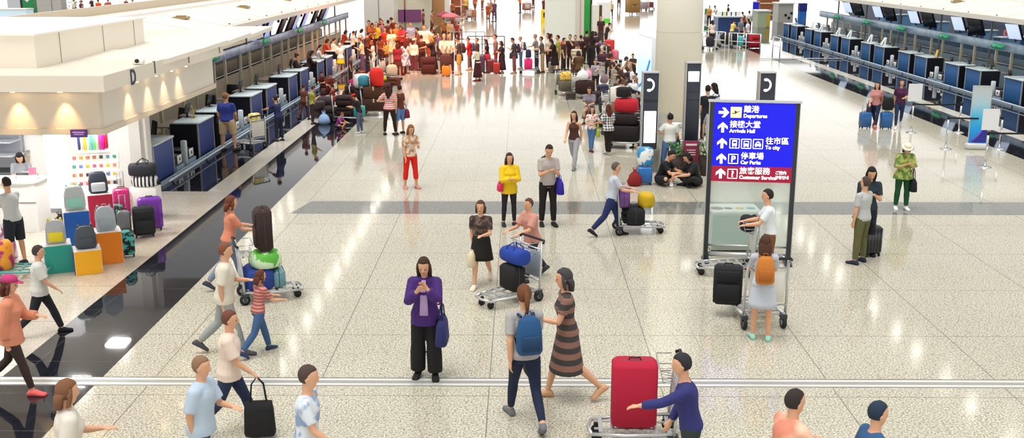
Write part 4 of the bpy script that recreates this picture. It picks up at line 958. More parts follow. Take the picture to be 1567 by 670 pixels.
# ------------------------------------------------------------------ column, kiosks
pcx = G(1039, 196); CR = .0
CR = (G(1075, 205)-G(1003, 205)).x/2*1.0
t = thing('column', 'thick round cream column rising behind the telephone kiosks', 'column', (pcx.x, pcx.y+CR, 0))
O('shaft', MB().cyl((0, 0, 4.5), CR, 9.0, 48), mat('#fbf6e8', .4), t); O('base_ring', MB().cyl((0, 0, .09), CR+.03, .18, 48), STEEL, t)
O('joint_ring', MB().cyl((0, 0, 3.1), CR+.004, .012, 48), mat('#bdb8a6', .5), t)
def kiosk(lab, px, py, ytop, wpx, screen, phone, rz=0, cab=True, d=.34):
    p = G(px, py); h = Hat(px, py, ytop); w = (G(px+wpx, py)-G(px, py)).x; t = thing('telephone_kiosk', lab, 'telephone kiosk', p, rz); K = mat('#2f3340', .35)
    O('tower', MB().rbox((0, 0, (h+.62)/2 if cab else h/2), (w, d, h-.62 if cab else h), .012, p=16, n=28), K, t)
    O('side_strip', MB().box((-w/2-.012, 0, h/2+.3), (.02, d, h-.62)).box((w/2+.012, 0, h/2+.3), (.02, d, h-.62)), ALU, t)
    O('top_cap', MB().box((0, 0, h+.012), (w+.06, d+.03, .025)), ALU, t)
    O('panel_joint', MB().box((0, -d/2-.002, h-.72), (w, .006, .015)).box((0, -d/2-.002, 1.9), (w, .006, .015)), BLACK, t)
    if screen: O('light_panel', MB().rbox((0, -d/2-.008, screen[0]), (w*.8, .016, screen[1]), .004, p=20, n=28), mat('#f2f8fc', .3, emit=1.5), t)
    if phone:   # a telephone receiver
        T = Matrix.Rotation(PI/2, 3, 'X'); c = V((0, -d/2-.006, h-.30)); m2 = MB(); rs = []
        pts = [V((math.cos(a)*.12-.05, 0, math.sin(a)*.14)) for a in [R(-75+150*i/8) for i in range(9)]]
        m2.tube([c+q for q in pts], .022, 8); m2.ell(c+pts[0]+V((-.03, 0, .0)), (.055, .02, .035)).ell(c+pts[-1]+V((-.03, 0, .0)), (.055, .02, .035))
        O('receiver_symbol', m2, mat('#ffffff', .4, emit=1.2), t)
    if cab:
        O('cabinet', MB().box((0, .05, .31), (w*1.5, d*1.3, .62)), mat('#a9a8a0', .3, .5), t)
        O('cabinet_door', MB().box((0, .05-d*.65-.008, .31), (w*1.25, .016, .54)), mat('#8d8c84', .3, .5), t)
    return t, h
kiosk('telephone kiosk left of the column with a tall lit white panel', 991, 262, 111, 22, (1.2, .82), True)
kiosk('telephone kiosk in front of the column with a square lit panel at its top', 1054, 262, 96, 20, (2.5, .26), False)
kiosk('narrow dark telephone kiosk standing behind the direction sign', 1165, 262, 111, 22, None, True)
t = thing('notice_stand', 'crimson notice panel between the seated pair, with potted plants at its sides', 'notice', G(1056, 268))
O('panel', MB().rbox((0, 0, .62), (.42, .04, .56), .01, p=14), mat('#7d1238', .4), t); O('leg', MB().box((0, 0, .18), (.3, .05, .36)), BLK, t)
for z in (.8, .66, .6, .54): O('line_of_text', MB().box((0, -.024, z), (.28 if z > .7 else .22, .004, .05 if z > .7 else .018)), mat('#e9d7dc', .5), t)
t = thing('drink_bottle', 'yellow drink bottle standing on the kiosk shelf', 'bottle', G(1053, 258)+V((0, -.2, .816)))
O('bottle_body', MB().tube([(0, 0, 0), (0, 0, .17), (0, 0, .22), (0, 0, .26)], [.042, .042, .02, .015], 14), mat('#e4e41e', .25), t); O('bottle_cap', MB().cyl((0, 0, .275), .02, .03, 12), mat('#e8efe8', .4), t)
t = thing('kiosk_shelf', 'small steel shelf of the middle telephone kiosk', 'shelf', G(1053, 258)); O('shelf_plate', MB().rbox((0, -.2, .80), (.7, .34, .03), .008), STEEL, t); O('shelf_leg', MB().cyl((-.28, -.2, .4), .02, .8).cyl((.28, -.2, .4), .02, .8), STEEL, t)
def plant(lab, px, py, s=.4):
    p = G(px, py); t = thing('potted_plant', lab, 'plant', p); O('pot', MB().tube([(0, 0, 0), (0, 0, .5)], [.13, .18], 18), mat('#3a2a26', .6), t)
    mb = MB(); rd = random.Random(px)
    for k in range(46):
        a = rd.uniform(0, 6.28); r1 = rd.uniform(.08, s*.6); z = .52+rd.uniform(.02, s*.7); d = V((math.cos(a), math.sin(a), 0)); sd = V((-d.y, d.x, 0))*.03
        b = d*r1*.4+V((0, 0, z-.05)); tp = d*(r1+.12)+V((0, 0, z+.05)); m = (b+tp)/2+V((0, 0, .04)); mb.add([b, m+sd, tp, m-sd], [(0, 1, 2, 3)])
    O('foliage', mb, mat('#3f7a2a', .5), t)
plant('potted green plant left of the crimson notice', 1034, 268); plant('potted green plant right of the crimson notice', 1079, 268)
# glass screens by the column
for k, (px, py, ht) in enumerate(((1012, 262, 1.55), (1090, 262, 1.5))):
    t = thing('glass_screen', ['frosted glass kiosk screen left of the man in the white tee', 'frosted glass kiosk screen right of the middle telephone kiosk'][k], 'screen', G(px, py))
    O('pane', MB().box((0, .1, ht/2), (.36, .02, ht-.06)), glass_mat('#d9dad0', .45, .15), t); O('frame', MB().box((-.18, .1, ht/2), (.03, .04, ht)).box((.18, .1, ht/2), (.03, .04, ht)), STEEL, t)
# light box behind the crowd
pl = G(994, 150); t = thing('advert_light_box', 'pale blue free-standing light box left of the column', 'light box', (pl.x, pl.y, 0), R(-84))
O('box_body', MB().rbox((0, 0, 1.25), (2.6, .5, 2.5), .02, p=16, n=28), mat('#dfe4e6', .4), t); O('lit_face', MB().rbox((0, -.26, 1.3), (2.4, .02, 2.2), .006, p=20, n=28), mat('#bcd8f2', .4, emit=.7), t)
O('wave_mark', MB().tube([(-1.1, -.27, .3), (-.4, -.27, .5), (.4, -.27, .9), (1.1, -.27, 1.6)], .06, 6), mat('#3f8fd8', .4, emit=.4), t)
# ------------------------------------------------------------------ banner and queue posts on the right
p = G(1494, 228); t = thing('banner_stand', 'tall roll-up banner stand fading from grey through sky blue to deep blue', 'banner', p, R(-8)); bhh = Hat(1494, 226, 132)
bm = bpy.data.materials.new('banner_print'); bm.use_nodes = True; nt = bm.node_tree; b = nt.nodes['Principled BSDF']; b.inputs['Roughness'].default_value = .4
tc = nt.nodes.new('ShaderNodeTexCoord'); sp = nt.nodes.new('ShaderNodeSeparateXYZ'); rp = nt.nodes.new('ShaderNodeValToRGB'); mr = nt.nodes.new('ShaderNodeMapRange')
nt.links.new(tc.outputs['Object'], sp.inputs[0]); nt.links.new(sp.outputs['Z'], mr.inputs['Value']); mr.inputs['From Max'].default_value = bhh
nt.links.new(mr.outputs['Result'], rp.inputs['Fac']); nt.links.new(rp.outputs['Color'], b.inputs['Base Color'])
e = rp.color_ramp.elements; e[0].position = .1; e[0].color = lin('#1e6fd0'); e[1].position = 1; e[1].color = lin('#c9cdcd')
for pos, c in ((.35, '#18a8ec'), (.55, '#56c4ee'), (.75, '#b4d4e0')): x = e.new(pos); x.color = lin(c)
bw = (G(1507, 228)-G(1480, 228)).x
O('banner_sheet', MB().box((0, 0, bhh/2+.08), (bw, .012, bhh-.12)), bm, t)
O('sheet_edge', MB().box((-bw/2, 0, bhh/2+.08), (.02, .02, bhh-.12)).box((bw/2, 0, bhh/2+.08), (.02, .02, bhh-.12)), ALU, t)
T = Matrix.Rotation(PI/2, 3, 'X')
O('corner_wave', MB().prism([(-bw*.25, 0), (bw*.48, 0), (bw*.48, .52), (bw*.3, .44), (bw*.1, .24)], 0, .004, T=T, o=(0, -.008, .2)), mat('#1d2a94', .4), t)
O('wave_line', MB().tube([(-bw*.3, -.01, .2), (bw*.1, -.01, .46), (bw*.3, -.01, .66), (bw*.48, -.01, .74)], .018, 6), mat('#8a3fc0', .4), t)
O('top_bar', MB().box((0, 0, bhh+.03), (bw+.03, .03, .03)), ALU, t); O('base', MB().rbox((0, 0, .09), (bw+.12, .26, .18), .03, p=6), mat('#d3d5d4', .3, .3), t)
PP = {}
for nm, px, py, yt, lb in (('a', 1394, 203, 160, 'queue post below the white sign card left of the banner'), ('b', 1467, 203, 160, 'queue post behind the banner stand, on its left'), ('c', 1447, 228, 182, 'queue post just left of the banner base'), ('d', 1529, 228, 178, 'queue post on the far right of the banner'), ('e', 1507, 256, 206, 'nearest queue post, with a white sign card'), ('f', 1588, 286, 232, 'queue post with its base just inside the right edge')):
    PP[nm] = G(px, py); stanchion(lb, PP[nm], 'chrome queue posts by the banner', .93)
belt('black queue belt from the left sign card to the banner', PP['a'], PP['b'], grp='black queue belts'); belt('black queue belt crossing in front of the banner', PP['c'], PP['d'], grp='black queue belts')
belt('black queue belt running off the right edge', PP['e'], G(1640, 254), grp='black queue belts')
for nm, lb in (('a', 'white sign card on the left queue post'), ('e', 'white sign card on the nearest queue post')):
    t = thing('sign_card', lb, 'sign', (PP[nm].x+.0, PP[nm].y, .99)); O('card', MB().box((.02, 0, .30), (.44, .015, .56)), mat('#e9ebec', .4), t); O('clip', MB().box((0, 0, .0), (.06, .05, .06)), STEEL, t)
# ------------------------------------------------------------------ far end of the hall
def block(nm, lab, cat, x0, x1, yb, yt, m, dep=2., extra=None, z0=0):
    a = G(x0, yb); b_ = G(x1, yb); w_ = (b_-a).length; h = Hat((x0+x1)/2, yb, yt); t = thing(nm, lab, cat, ((a.x+b_.x)/2, a.y+dep/2, 0))
    O('body', MB().box((0, 0, (h+z0)/2), (w_, dep, h-z0)), m, t); return t, w_, h
t, w_, h = block('partition', 'big white partition block behind the queue on the right', 'partition', 836, 880, 66, -14, mat('#eef2ea', .5), 5)
O('edge_post', MB().box((w_/2+.2, -2.3, h/2), (.4, .5, h)), mat('#cfd2cc', .5), t); O('top_band', MB().box((0, -2.52, h-.25), (w_, .04, .3)), mat('#cfd4cc', .5), t)
t, w_, h = block('pillar', 'beige square pillar right of the white partition block', 'pillar', 882, 893, 72, -20, mat('#d9cfc0', .5), 1.2)
O('edge_joint', MB().box((0, -.61, h/2), (.04, .02, h)), GREY, t)
t, w_, h = block('exit_sign_tower', 'green upright sign tower with white pictogram beside the beige pillar', 'sign tower', 893, 902, 60, -20, mat('#2c9a46', .5, emit=.15), .5)
O('pictogram', MB().ell((0, -.27, 5.0), (.12, .02, .12)).box((0, -.27, 4.6), (.12, .02, .4)), WHT, t); O('dark_edge', MB().box((w_/2+.08, 0, h/2), (.16, .5, h)), mat('#3a2a24', .5), t)
t, w_, h = block('partition', 'narrow white partition right of the green sign tower', 'partition', 906, 916, 62, 8, mat('#f2efe6', .5), 1.5); O('dark_post', MB().box((w_/2+.1, -.6, h/2), (.2, .3, h)), mat('#5a3a2a', .5), t)
t, w_, h = block('counter', 'white counter with a green notice behind the man in black', 'counter', 914, 934, 52, 4, mat('#f7f6f2', .5), 1.5); O('green_notice', MB().box((w_*.2, -.77, h*.42), (w_*.5, .03, h*.14)), mat('#58c832', .5, emit=.2), t)
ORW = mat('#c98a52', .5); 
S('wall_far', MB().box(((G(600, 42).x+G(676, 42).x)/2, G(640, 42).y+3, 3.2), ((G(676, 42)-G(598, 42)).x, .3, 6.4)), mat('#cf9a66', .5))
S('trim_3', MB().box(((G(600, 42).x+G(676, 42).x)/2, G(640, 42).y+2.8, 3.9), ((G(676, 42)-G(598, 42)).x, .1, .35)), mat('#f6e6cc', .5))
t, w_, h = block('partition', 'white partition left of the glass booth at the far end', 'partition', 558, 603, 50, -10, mat('#fbf3e6', .5), 1.)
O('panel_joint', MB().box((0, -.52, h/2), (.06, .02, h)), GREY, t)
t = thing('information_booth', 'curved glass booth with a purple panel at the far left end', 'booth', G(626, 41)); 
mb = MB(); n = 9; pts = [(math.cos(a)*2.0, math.sin(a)*1.2) for a in [PI+PI*i/8 for i in range(9)]]
rs0 = [[V((x, y, z)) for x, y in pts]+[V((x*.96, y*.94, z)) for x, y in reversed(pts)] for z in (0, 2.6)]
O('glass_wall', mb.rings(rs0, smooth=False), mat('#e6dcc6', .2), t); O('roof_slope', MB().prism([(-2, 0), (2.1, 0), (2.1, 1.0)], -1.2, 1.2, T=Matrix.Rotation(PI/2, 3, 'X'), o=(0, 0, 2.6)), mat('#f4ead8', .4), t)
O('purple_panel', MB().box((.2, -1.25, .95), (1.9, .06, 1.0)), mat('#8a4a7a', .5), t); O('mullion', MB().box((-.2, -1.24, 1.3), (.1, .08, 2.6)).box((-1.9, -.1, 1.3), (.1, .1, 2.6)).box((2, -.1, 1.3), (.1, .1, 2.6)), mat('#b07a4a', .5), t)
t, w_, h = block('partition', 'bright yellow panel at the far end of the left-hand counters', 'partition', 562, 580, 44, 20, mat('#e8d41e', .5), .4); O('frame', MB().box((-w_/2, -.22, h/2), (.1, .06, h)).box((w_/2, -.22, h/2), (.1, .06, h)), mat('#c98a3a', .5), t)
t, w_, h = block('pillar', 'white pillar right of the brown far wall', 'pillar', 675, 688, 30, -20, mat('#fbf4ea', .5), 1); O('base', MB().box((0, 0, .1), (w_+.1, 1.1, .2)), GREY, t)
# shops and seats in the far background, left to right
for k, (x0, x1, yb, yt, c, lab) in enumerate(((640, 668, 30, 14, '#b87a4a', 'brown x-ray bench in the far background left of centre'), (690, 704, 18, -2, '#a8532f', 'rust coloured stall at the far end above the queue'), (706, 716, 14, -4, '#c87a52', 'pale rust stall at the far end, right of the darker one'))):
    t, w_, h = block('stall', lab, 'stall', x0, x1, yb, yt, mat(c, .6), 2); O('counter_top', MB().box((0, -.3, h*.4), (w_+.2, 2.0, .1)), mat('#e6cdb4', .5), t)
# steel rails of the far barriers
def barrier(lab, pts, h=.95, col=STEEL, grp=None):
    P = [G(*q) for q in pts]; t = thing('steel_barrier', lab, 'barrier', P[0], 0, grp); o = P[0]
    mb = MB().tube([p-o+V((0, 0, h)) for p in P], .028, 6).tube([p-o+V((0, 0, h*.5)) for p in P], .02, 6); O('rail', mb, col, t)
    for p in P: O('upright', MB().cyl(p-o+V((0, 0, h/2)), .03, h, 8), col, t)
barrier('thin grey barrier behind the queue', [(690, 72), (728, 72), (742, 72)], .95, GREY, 'barriers behind the queue'); barrier('dark thin barrier behind the tall queueing man', [(716, 80), (738, 80), (772, 80)], .95, DKGREY, 'barriers behind the queue')
W2 = mat('#e9eef0', .3, .3)
barrier('white tubular barrier around the far right trolleys, left part', [(1074, 72), (1083, 72), (1096, 73), (1109, 74)], 1.0, W2); barrier('white tubular barrier around the far right trolleys, right part', [(1115, 75), (1128, 76), (1141, 77), (1163, 78)], 1.0, W2)
barrier('short white barrier on the dark floor edge of the right-hand counters', [(1182, 82), (1193, 86)], 1.0, W2)
t = thing('queue_belt_rope', 'long white belt stretched across to the right-hand counters', 'barrier belt', G(1163, 91)); a = G(1163, 91)
O('rope', MB().tube([V((0, 0, .05)), G(1290, 91)-a+V((0, 0, .05))], .03, 6), mat('#d3dadd', .4), t)
# the right far corner: desk rows and machines
t, w_, h = block('inquiry_counter', 'angled dark blue counter with white papers in the far right background', 'counter', 1098, 1132, 56, 26, mat('#2c4a8a', .4), 2)
O('counter_top', MB().box((0, -.2, h+.03), (w_+.3, 2.2, .08)), mat('#d9e6ea', .4), t)
rd = random.Random(3)
for k in range(5): O('paper_stack', MB().box((-w_*.4+k*w_*.2, -.6, h+.2), (.4, .3, .3)), mat(['#f2f2e6', '#e6dfa8', '#eef2f4', '#f4f4f4', '#e8e8e0'][k], .5), t)
t, w_, h = block('counter', 'grey-green machine counter left of the blue drapes', 'counter', 1159, 1178, 42, 18, mat('#b8c4a4', .4), 2); O('yellow_strip', MB().box((w_*.32, -1.03, h*.45), (w_*.22, .04, h*.8)), mat('#e0b82a', .5), t); O('top', MB().box((0, 0, h+.05), (w_+.2, 2.1, .1)), mat('#dfe8dc', .4), t)
t, w_, h = block('screening_machine', 'light grey machine with dark dots at the far right end', 'machine', 1190, 1213, 34, 6, mat('#b9b9b0', .4), 2)
O('vent', MB().cyl((0, -1.02, h*.4), .12, .03, 10, axis='y').cyl((.5, -1.02, h*.5), .12, .03, 10, axis='y').cyl((.3, -1.02, h*.25), .12, .03, 10, axis='y'), BLACK, t); O('lid', MB().box((0, 0, h+.05), (w_+.2, 2.2, .1)), WHT, t)
t, w_, h = block('drape', 'bright blue cloth drape hanging at the far end of the right-hand desks', 'drape', 1222, 1233, 38, 5, mat('#1f72cc', .7), .5); O('upper_band', MB().box((0, -.02, h*.82), (w_+.04, .54, h*.35)), mat('#14247e', .6), t)
t, w_, h = block('notice_board', 'small green and white notice panel left of the people at the inquiry counter', 'notice', 1078, 1085, 31, 13, mat('#f0f0ea', .5), .2); O('green_field', MB().box((0, -.12, h*.75), (w_*.98, .02, h*.45)), mat('#22a06a', .5), t)
t, w_, h = block('board', 'square royal blue board at the top right background', 'board', 1152, 1161, 18, 2, mat('#1a22c8', .5, emit=.2), .2); O('frame', MB().box((0, -.12, h-.05), (w_, .03, .08)), WHT, t)
t, w_, h = block('shelf_unit', 'row of brown shelves at the top right background', 'shelf', 1163, 1192, 14, -4, mat('#8a4f2c', .6), 2); O('shelf_edge', MB().box((0, -1.02, h*.5), (w_, .05, .12)), mat('#e2cfa8', .5), t)
S('trim_4', MB().box(((G(1065, 52).x+G(1200, 52).x)/2+12, G(1130, 52).y+22, 4.1), (30, .3, .5)), mat('#e9e9e2', .5))
# second row of desks beyond the right-hand island, glimpsed between the screens
for k, (px, py, z) in enumerate(((1424, 33, 1.0), (1494, 46, 1.0), (1556, 56, 1.0), (1372, 22, 1.0))):
    c = G(px, py, z); t = thing('service_counter', ['pale blue counter glimpsed between screens, by the person in red', 'pale blue counter glimpsed left of the last lit screen', 'pale blue counter glimpsed at the right edge', 'pale blue counter glimpsed behind the far screens'][k], 'counter', (c.x, c.y, 0), R(12))
    O('counter_body', MB().box((0, 0, .47), (2.6, .6, .94)), mat('#6f9cc4', .35), t); O('counter_top', MB().box((0, 0, .98), (2.7, .7, .06)), mat('#d0e0ea', .3), t); O('panel_gap', MB().box((.2, -.31, .47), (.3, .02, .94)), mat('#2d4f78', .4), t)
# far hall beyond the left canopy
t = thing('exit_sign_tower', 'green upright sign tower with white arrows at the top left', 'sign tower', G(47, 20, 3.2)-V((0, 0, 3.2)))
O('tower_body', MB().box((0, 0, 2.6), (.42, .4, 5.2)), mat('#1f8a4a', .5, emit=.1), t); O('dark_side', MB().box((-.26, 0, 2.6), (.1, .4, 5.2)), BLACK, t)
O('pictogram', MB().box((0, -.21, 4.1), (.2, .02, .05)).box((0, -.21, 3.75), (.14, .02, .14), M=Matrix.Rotation(R(45), 3, 'Y')).box((.02, -.21, 4.25), (.05, .02, .2)), WHT, t)
def bl(nm, lab, cat, px, py, z, wz, hz, m, dep=.6):
    c = G(px, py, z); t = thing(nm, lab, cat, (c.x, c.y, 0)); O('body', MB().box((0, dep/2, hz/2), (wz, dep, hz)), m, t); return t
t = bl('partition', 'pale grey partition left of the green sign tower', 'partition', 28, 12, 3.2, 1.0, 5.0, mat('#dcdfe4', .5)); O('joint', MB().box((.2, -.01, 2.5), (.03, .02, 5)), GREY, t)
t = bl('partition', 'beige partition right of the green sign tower', 'partition', 73, 12, 3.2, 1.3, 5.0, mat('#cdc8c0', .5)); O('joint', MB().box((.2, -.01, 2.5), (.03, .02, 5)), GREY, t)
t = bl('glass_case', 'pale blue lit case at the top left corner', 'case', 8, 22, 3.4, 1.6, 3.55, mat('#cfe8f4', .3, emit=.3)); O('top_edge', MB().box((0, .3, 3.58), (1.64, .64, .05)), WHT, t)
# ------------------------------------------------------------------ people, nearest first
FLORAL = mat('#efe3da', .8, pat='spots', c2='#c25a4e', scale=11); PLAID = mat('#f0f0f0', .8, pat='plaid', c2='#1d1f2a', scale=3.6); STRIPE = mat('#f3e4df', .8, pat='stripe', c2='#d2503f', scale=5)
YPLAID = mat('#e6d23c', .8, pat='plaid', c2='#3c5a34', scale=6); NSTR = mat('#e9dfe2', .8, pat='stripe', c2='#3a3560', scale=4.5); DOTS = mat('#d9e0ea', .8, pat='noise', c2='#1a1d2c', scale=16)
PATT = mat('#3b3836', .8, pat='stripe', c2='#8a6456', scale=2.2); CRE = '#e9e2d2'; NAVY = '#1c2547'; BLKC = '#191517'; JEAN = '#41618f'
ps = person
# -- foreground
ps('woman in an open purple jacket and lilac top with both hands at her face', 653, 577, 392, 178, 'face', ('jacket', '#43206e', '#b79ccb'), ('wide', '#0e0d11'), '#111', ('long', '#3a2418'), g='f', bag=('l', 'navy blue handbag hanging at the side of the woman in the purple jacket', '#2a2e66', .42, .34, .15, .2), H=None)
ps('woman walking away with a blue backpack, grey tee, navy leggings and ponytail', 803, 648, 432, 14, 'walk', ('tee', '#a9a6a4'), ('leggings', '#15223f'), '#6d7076', ('pony', '#6b4022'), g='f', pack=('blue backpack worn by the woman with the ponytail', '#1f4f80', '#173a5e'), bag=('R', 'black jacket-like bag carried at the hip of the woman with the ponytail', '#0f1118', .34, .34, .12, .05))
ps('woman in a dark dress with salmon and yellow stripes and bare calves, walking left', 867, 610, 408, 95, 'walk2', ('dress', PATT), None, '#d0a27a', ('bob', '#3f3b3c'), g='f')
ps('woman with dark patterned top, black skirt and cream flats, walking toward the camera', 737, 437, 304, 172, 'walk2', ('tee', mat('#3a2c2a', .8, pat='noise', c2='#6b5548', scale=10)), ('skirt', '#17110f'), '#e9dcc4', ('bob', '#54352a'), g='f', bag=('R', 'large cream tote held by the woman in the black skirt', '#e2d4b0', .46, .26, .14, .02))
ps('person in a dusty pink shirt and dark trousers pushing a trolley with a blue bag', 814, 428, 300, 128, 'push', ('loose', '#c98f7f'), ('trousers', '#2a2c3c'), '#3a3c44', ('short', '#5a3a30'))
t = trolley('luggage trolley pushed by the person in the dusty pink shirt', G(776, 462), R(128), '#8f99a8'); q, a = on(t, 0, -.1, .2)
suitcase('black case standing on the trolley of the person in pink', q, a, '#171518', .4, .42, .26, kind='soft', wheels=False); q, a = on(t, 0, -.16, .63); duffel('royal blue bag on top of the black case on that trolley', q, a, '#1d3f9c', .5, .26, .3)
ps('woman in a bright yellow jacket and black leggings with long dark hair', 779, 345, 234, -165, 'crossed', ('jacket', '#ecc411'), ('leggings', '#221a20'), '#26242c', ('long', '#3c221c'), g='f', bag=('r', 'small magenta bag held by the woman in the yellow jacket', '#d42a5e', .2, .16, .1, .05))
ps('man in a grey tee with dark vest straps and black trousers, reading his phone', 838, 345, 221, -168, 'phone', ('tee', '#b3aaa3'), ('trousers', '#1a1214'), '#17140f', ('short', '#2c1f1c'), pack=('dark backpack worn by the man reading his phone', '#3b3836'), bag=('l', 'violet blue shopping bag beside the man reading his phone', '#3226a4', .42, .30, .14, .1))
ps('woman in bright red trousers and a cream patterned top looking at her phone', 629, 288, 190, -150, 'phone1', ('tee', mat('#e6d0b8', .8, pat='noise', c2='#b78a66', scale=9)), ('capri', '#e01a10'), '#c98a80', ('long', '#8a5228'), g='f')
ps('man pushing a purple-laden trolley rightward across the grey strip', 934, 361, 246, -88, 'push', ('tee', '#bfc6d2'), ('trousers', '#1c2a5c'), '#191a20', ('short', '#5a544e'))
t = trolley('luggage trolley loaded with a purple suitcase and yellow bag near the grey strip', G(978, 355), R(-88), '#9aa0a6'); q, a = on(t, 0, -.12, .2)
suitcase('black case lying low on the trolley near the grey strip', q, a, '#18181c', .62, .34, .4, kind='soft', wheels=False); q, a = on(t, 0, .12, .55); sack('mustard yellow bag at the front of the trolley near the grey strip', q, a, '#c9a712', .56, .28, .34, tie=False); q, a = on(t, -.0, -.36, .56)
suitcase('purple hard case standing at the back of the trolley near the grey strip', q, a, '#6a3a86', .56, .4, .24, wheels=False)
ps('woman with dark brown hair, dark top and grey trousers walking past the trolleys', 878, 257, 167, 160, 'walk', ('tank', '#4a2c22'), ('trousers', '#a2a4a8'), '#6d7076', ('long', '#3c2018'), g='f')
# -- the couple with a case and the people on the right
ps('woman with long black hair and a dark teal top beside the man in olive trousers', 1322, 389, 255, 172, 'phone', ('tee', '#1f3038'), ('leggings', '#161b34'), '#17171d', ('long', '#15100f'), g='f')
ps('man in a grey shirt and olive trousers with a crossbody bag, seen from behind', 1315, 403, 271, 35, 'stand2', ('tee', '#b5b9b8'), ('trousers', '#5f5f3a'), '#1d2a44', ('short', '#4a3a30'), bag=('r', 'black crossbody bag of the man in olive trousers', '#12121a', .3, .26, .1, .22))
suitcase('black suitcase between the couple on the right', G(1331, 391), .3, '#15161b', .36, .58, .24, handle=.3)
ps('woman in a cream sun hat, lime patterned cape and dark green trousers with white shoes', 1378, 320, 219, 178, 'phone', ('cape', mat('#a9b25c', .8, pat='noise', c2='#5f8038', scale=10)), ('trousers', '#10542a'), '#f0f2f0', ('bob', '#4a3a2c'), g='f', hat=('brim', '#efe6cc'), bag=('l', 'black handbag of the woman in the sun hat', '#15161a', .34, .28, .14, .24))
ps('woman in a pink shirt with a blue suitcase, walking by the right-hand counters', 1338, 195, 123, 150, 'walk', ('tee', '#c98a86'), ('leggings', '#1e2a4e'), '#c24a44', ('long', '#2a1c1a'), g='f', bag=('r', 'dark jacket draped at the arm of the woman in the pink shirt', '#3a3c46', .34, .4, .14, .1))
ps('woman in a plum top and jeans walking with a blue suitcase by the right-hand counters', 1374, 196, 120, 165, 'walk2', ('tee', '#4a1c44'), ('leggings', '#22345e'), '#dfe3e6', ('bob', '#3a2620'), g='f')
suitcase('bright blue suitcase left of the woman in the pink shirt', G(1323, 196), .2, '#1d5f9e', .36, .54, .26, handle=.25)
suitcase('bright blue suitcase with a black bag on it beside the woman in plum', G(1355, 197), .1, '#1f62a2', .37, .56, .26); p = G(1356, 197); sack('black bag riding on the blue suitcase beside the woman in plum', (p.x, p.y, .62), 0, '#141318', .36, .42, .24, nm='travel_bag', tie=False)
# -- behind / in front of the direction sign
ps('man in a white tee pushing an empty trolley left before the sign glass', 1173, 432, 290, 82, 'pushstand', ('tee', '#dfe6ea'), ('long_shorts', '#7a4a2a'), '#54504c', ('short', '#241c1a'))
t = trolley('empty steel trolley pushed left by the man in the white tee', G(1108, 418), R(88), '#e6e8e2'); q, a = on(t, 0, -.36, .8); sack('crumpled black bag in the basket of the empty steel trolley', q, a, '#16171c', .4, .26, .26, nm='travel_bag', tie=False)
ps('woman with long brown hair, pale blue skirt and mint sneakers pushing a trolley away', 1163, 519, 362, -8, 'pushstand', ('tee', '#b9bcc4'), ('skirt', '#c2cbd6'), '#9fd8c6', ('long', '#4a2a1a'), g='f', pack=('orange brown backpack of the woman in mint sneakers', '#c2762a', '#a86020'))
t = trolley('loaded luggage trolley in front of the woman with mint sneakers', G(1152, 486), R(6), '#e2dfd6', scale=1.12); q, a = on(t, -.1, .12, .22)
suitcase('black soft suitcase leaning on the left of the loaded trolley', q+V((-.28, 0, -.02)), a-.3, '#16171b', .44, .62, .26, kind='soft', wheels=False); q, a = on(t, .16, .1, .22); sack('crimson and yellow bag on the loaded trolley', q, a, mat('#8f2a3a', .6, pat='noise', c2='#d8b42a', scale=5), .36, .4, .3, nm='travel_bag', tie=False)
# -- around the kiosks
ps('man in a white tee and jeans standing with his back turned at the kiosk', 1023, 262, 174, 4, 'hips', ('tee', '#ecebe6'), ('trousers', '#5b7fb4'), '#2b2c33', ('short', '#1a1312'), fat=1.12, bag=('r', 'small black waist bag of the man in the white tee at the kiosk', '#17171b', .24, .16, .1, .1))
ps('person in black sitting cross-legged on the floor, white-striped shorts, facing right', 1009, 281, None, -118, 'floor', ('tee', '#12131a'), ('long_shorts', '#16171d'), '#e6e7e8', ('short', '#15100f'), H=1.72)
ps('person in black sitting on the floor under the crimson notice, facing left', 1065, 284, None, 112, 'floor', ('loose', '#0f1014'), ('trousers', '#15161b'), '#1a1a1e', ('bob', '#15100f'), H=1.68)
ps('man in a black tee with a yellow bag behind the middle kiosk', 1080, 222, 131, 10, 'stand', ('tee', '#14161f'), ('trousers', '#1c1a1e'), '#1a1a1e', ('short', '#15100f'), bag=('r', 'yellow shoulder bag of the man in the black tee behind the kiosk', '#d8b21e', .3, .2, .12, .3))
ps('woman in a black and white patterned top beside the man with the yellow bag', 1093, 218, 127, 60, 'phone1', ('tee', DOTS), ('shorts', '#191a22'), '#22232a', ('long', '#15100f'), g='f')
ps('person in black shorts mid-stride behind the left post of the direction sign', 1084, 247, 158, -60, 'walk', ('tee', '#8a8f96'), ('shorts', '#15161c'), '#1c2130', ('short', '#2a1f1c'))
p = G(986, 282); t = suitcase('blue suitcase with white and blue gadget on top, by the left telephone kiosk', p, 0, '#1d6fb8', .36, .46, .26)
sack('white and sky blue neck pillow bag sitting on the blue suitcase', (p.x, p.y, .5), 0, mat('#f0f2f2', .6, pat='noise', c2='#2f96d0', scale=5), .40, .44, .26, nm='travel_bag', tie=False)
sack('dark red bag on the floor left of the blue suitcase by the kiosk', G(971, 284), 0, '#8a1c22', .36, .4, .3, nm='travel_bag')
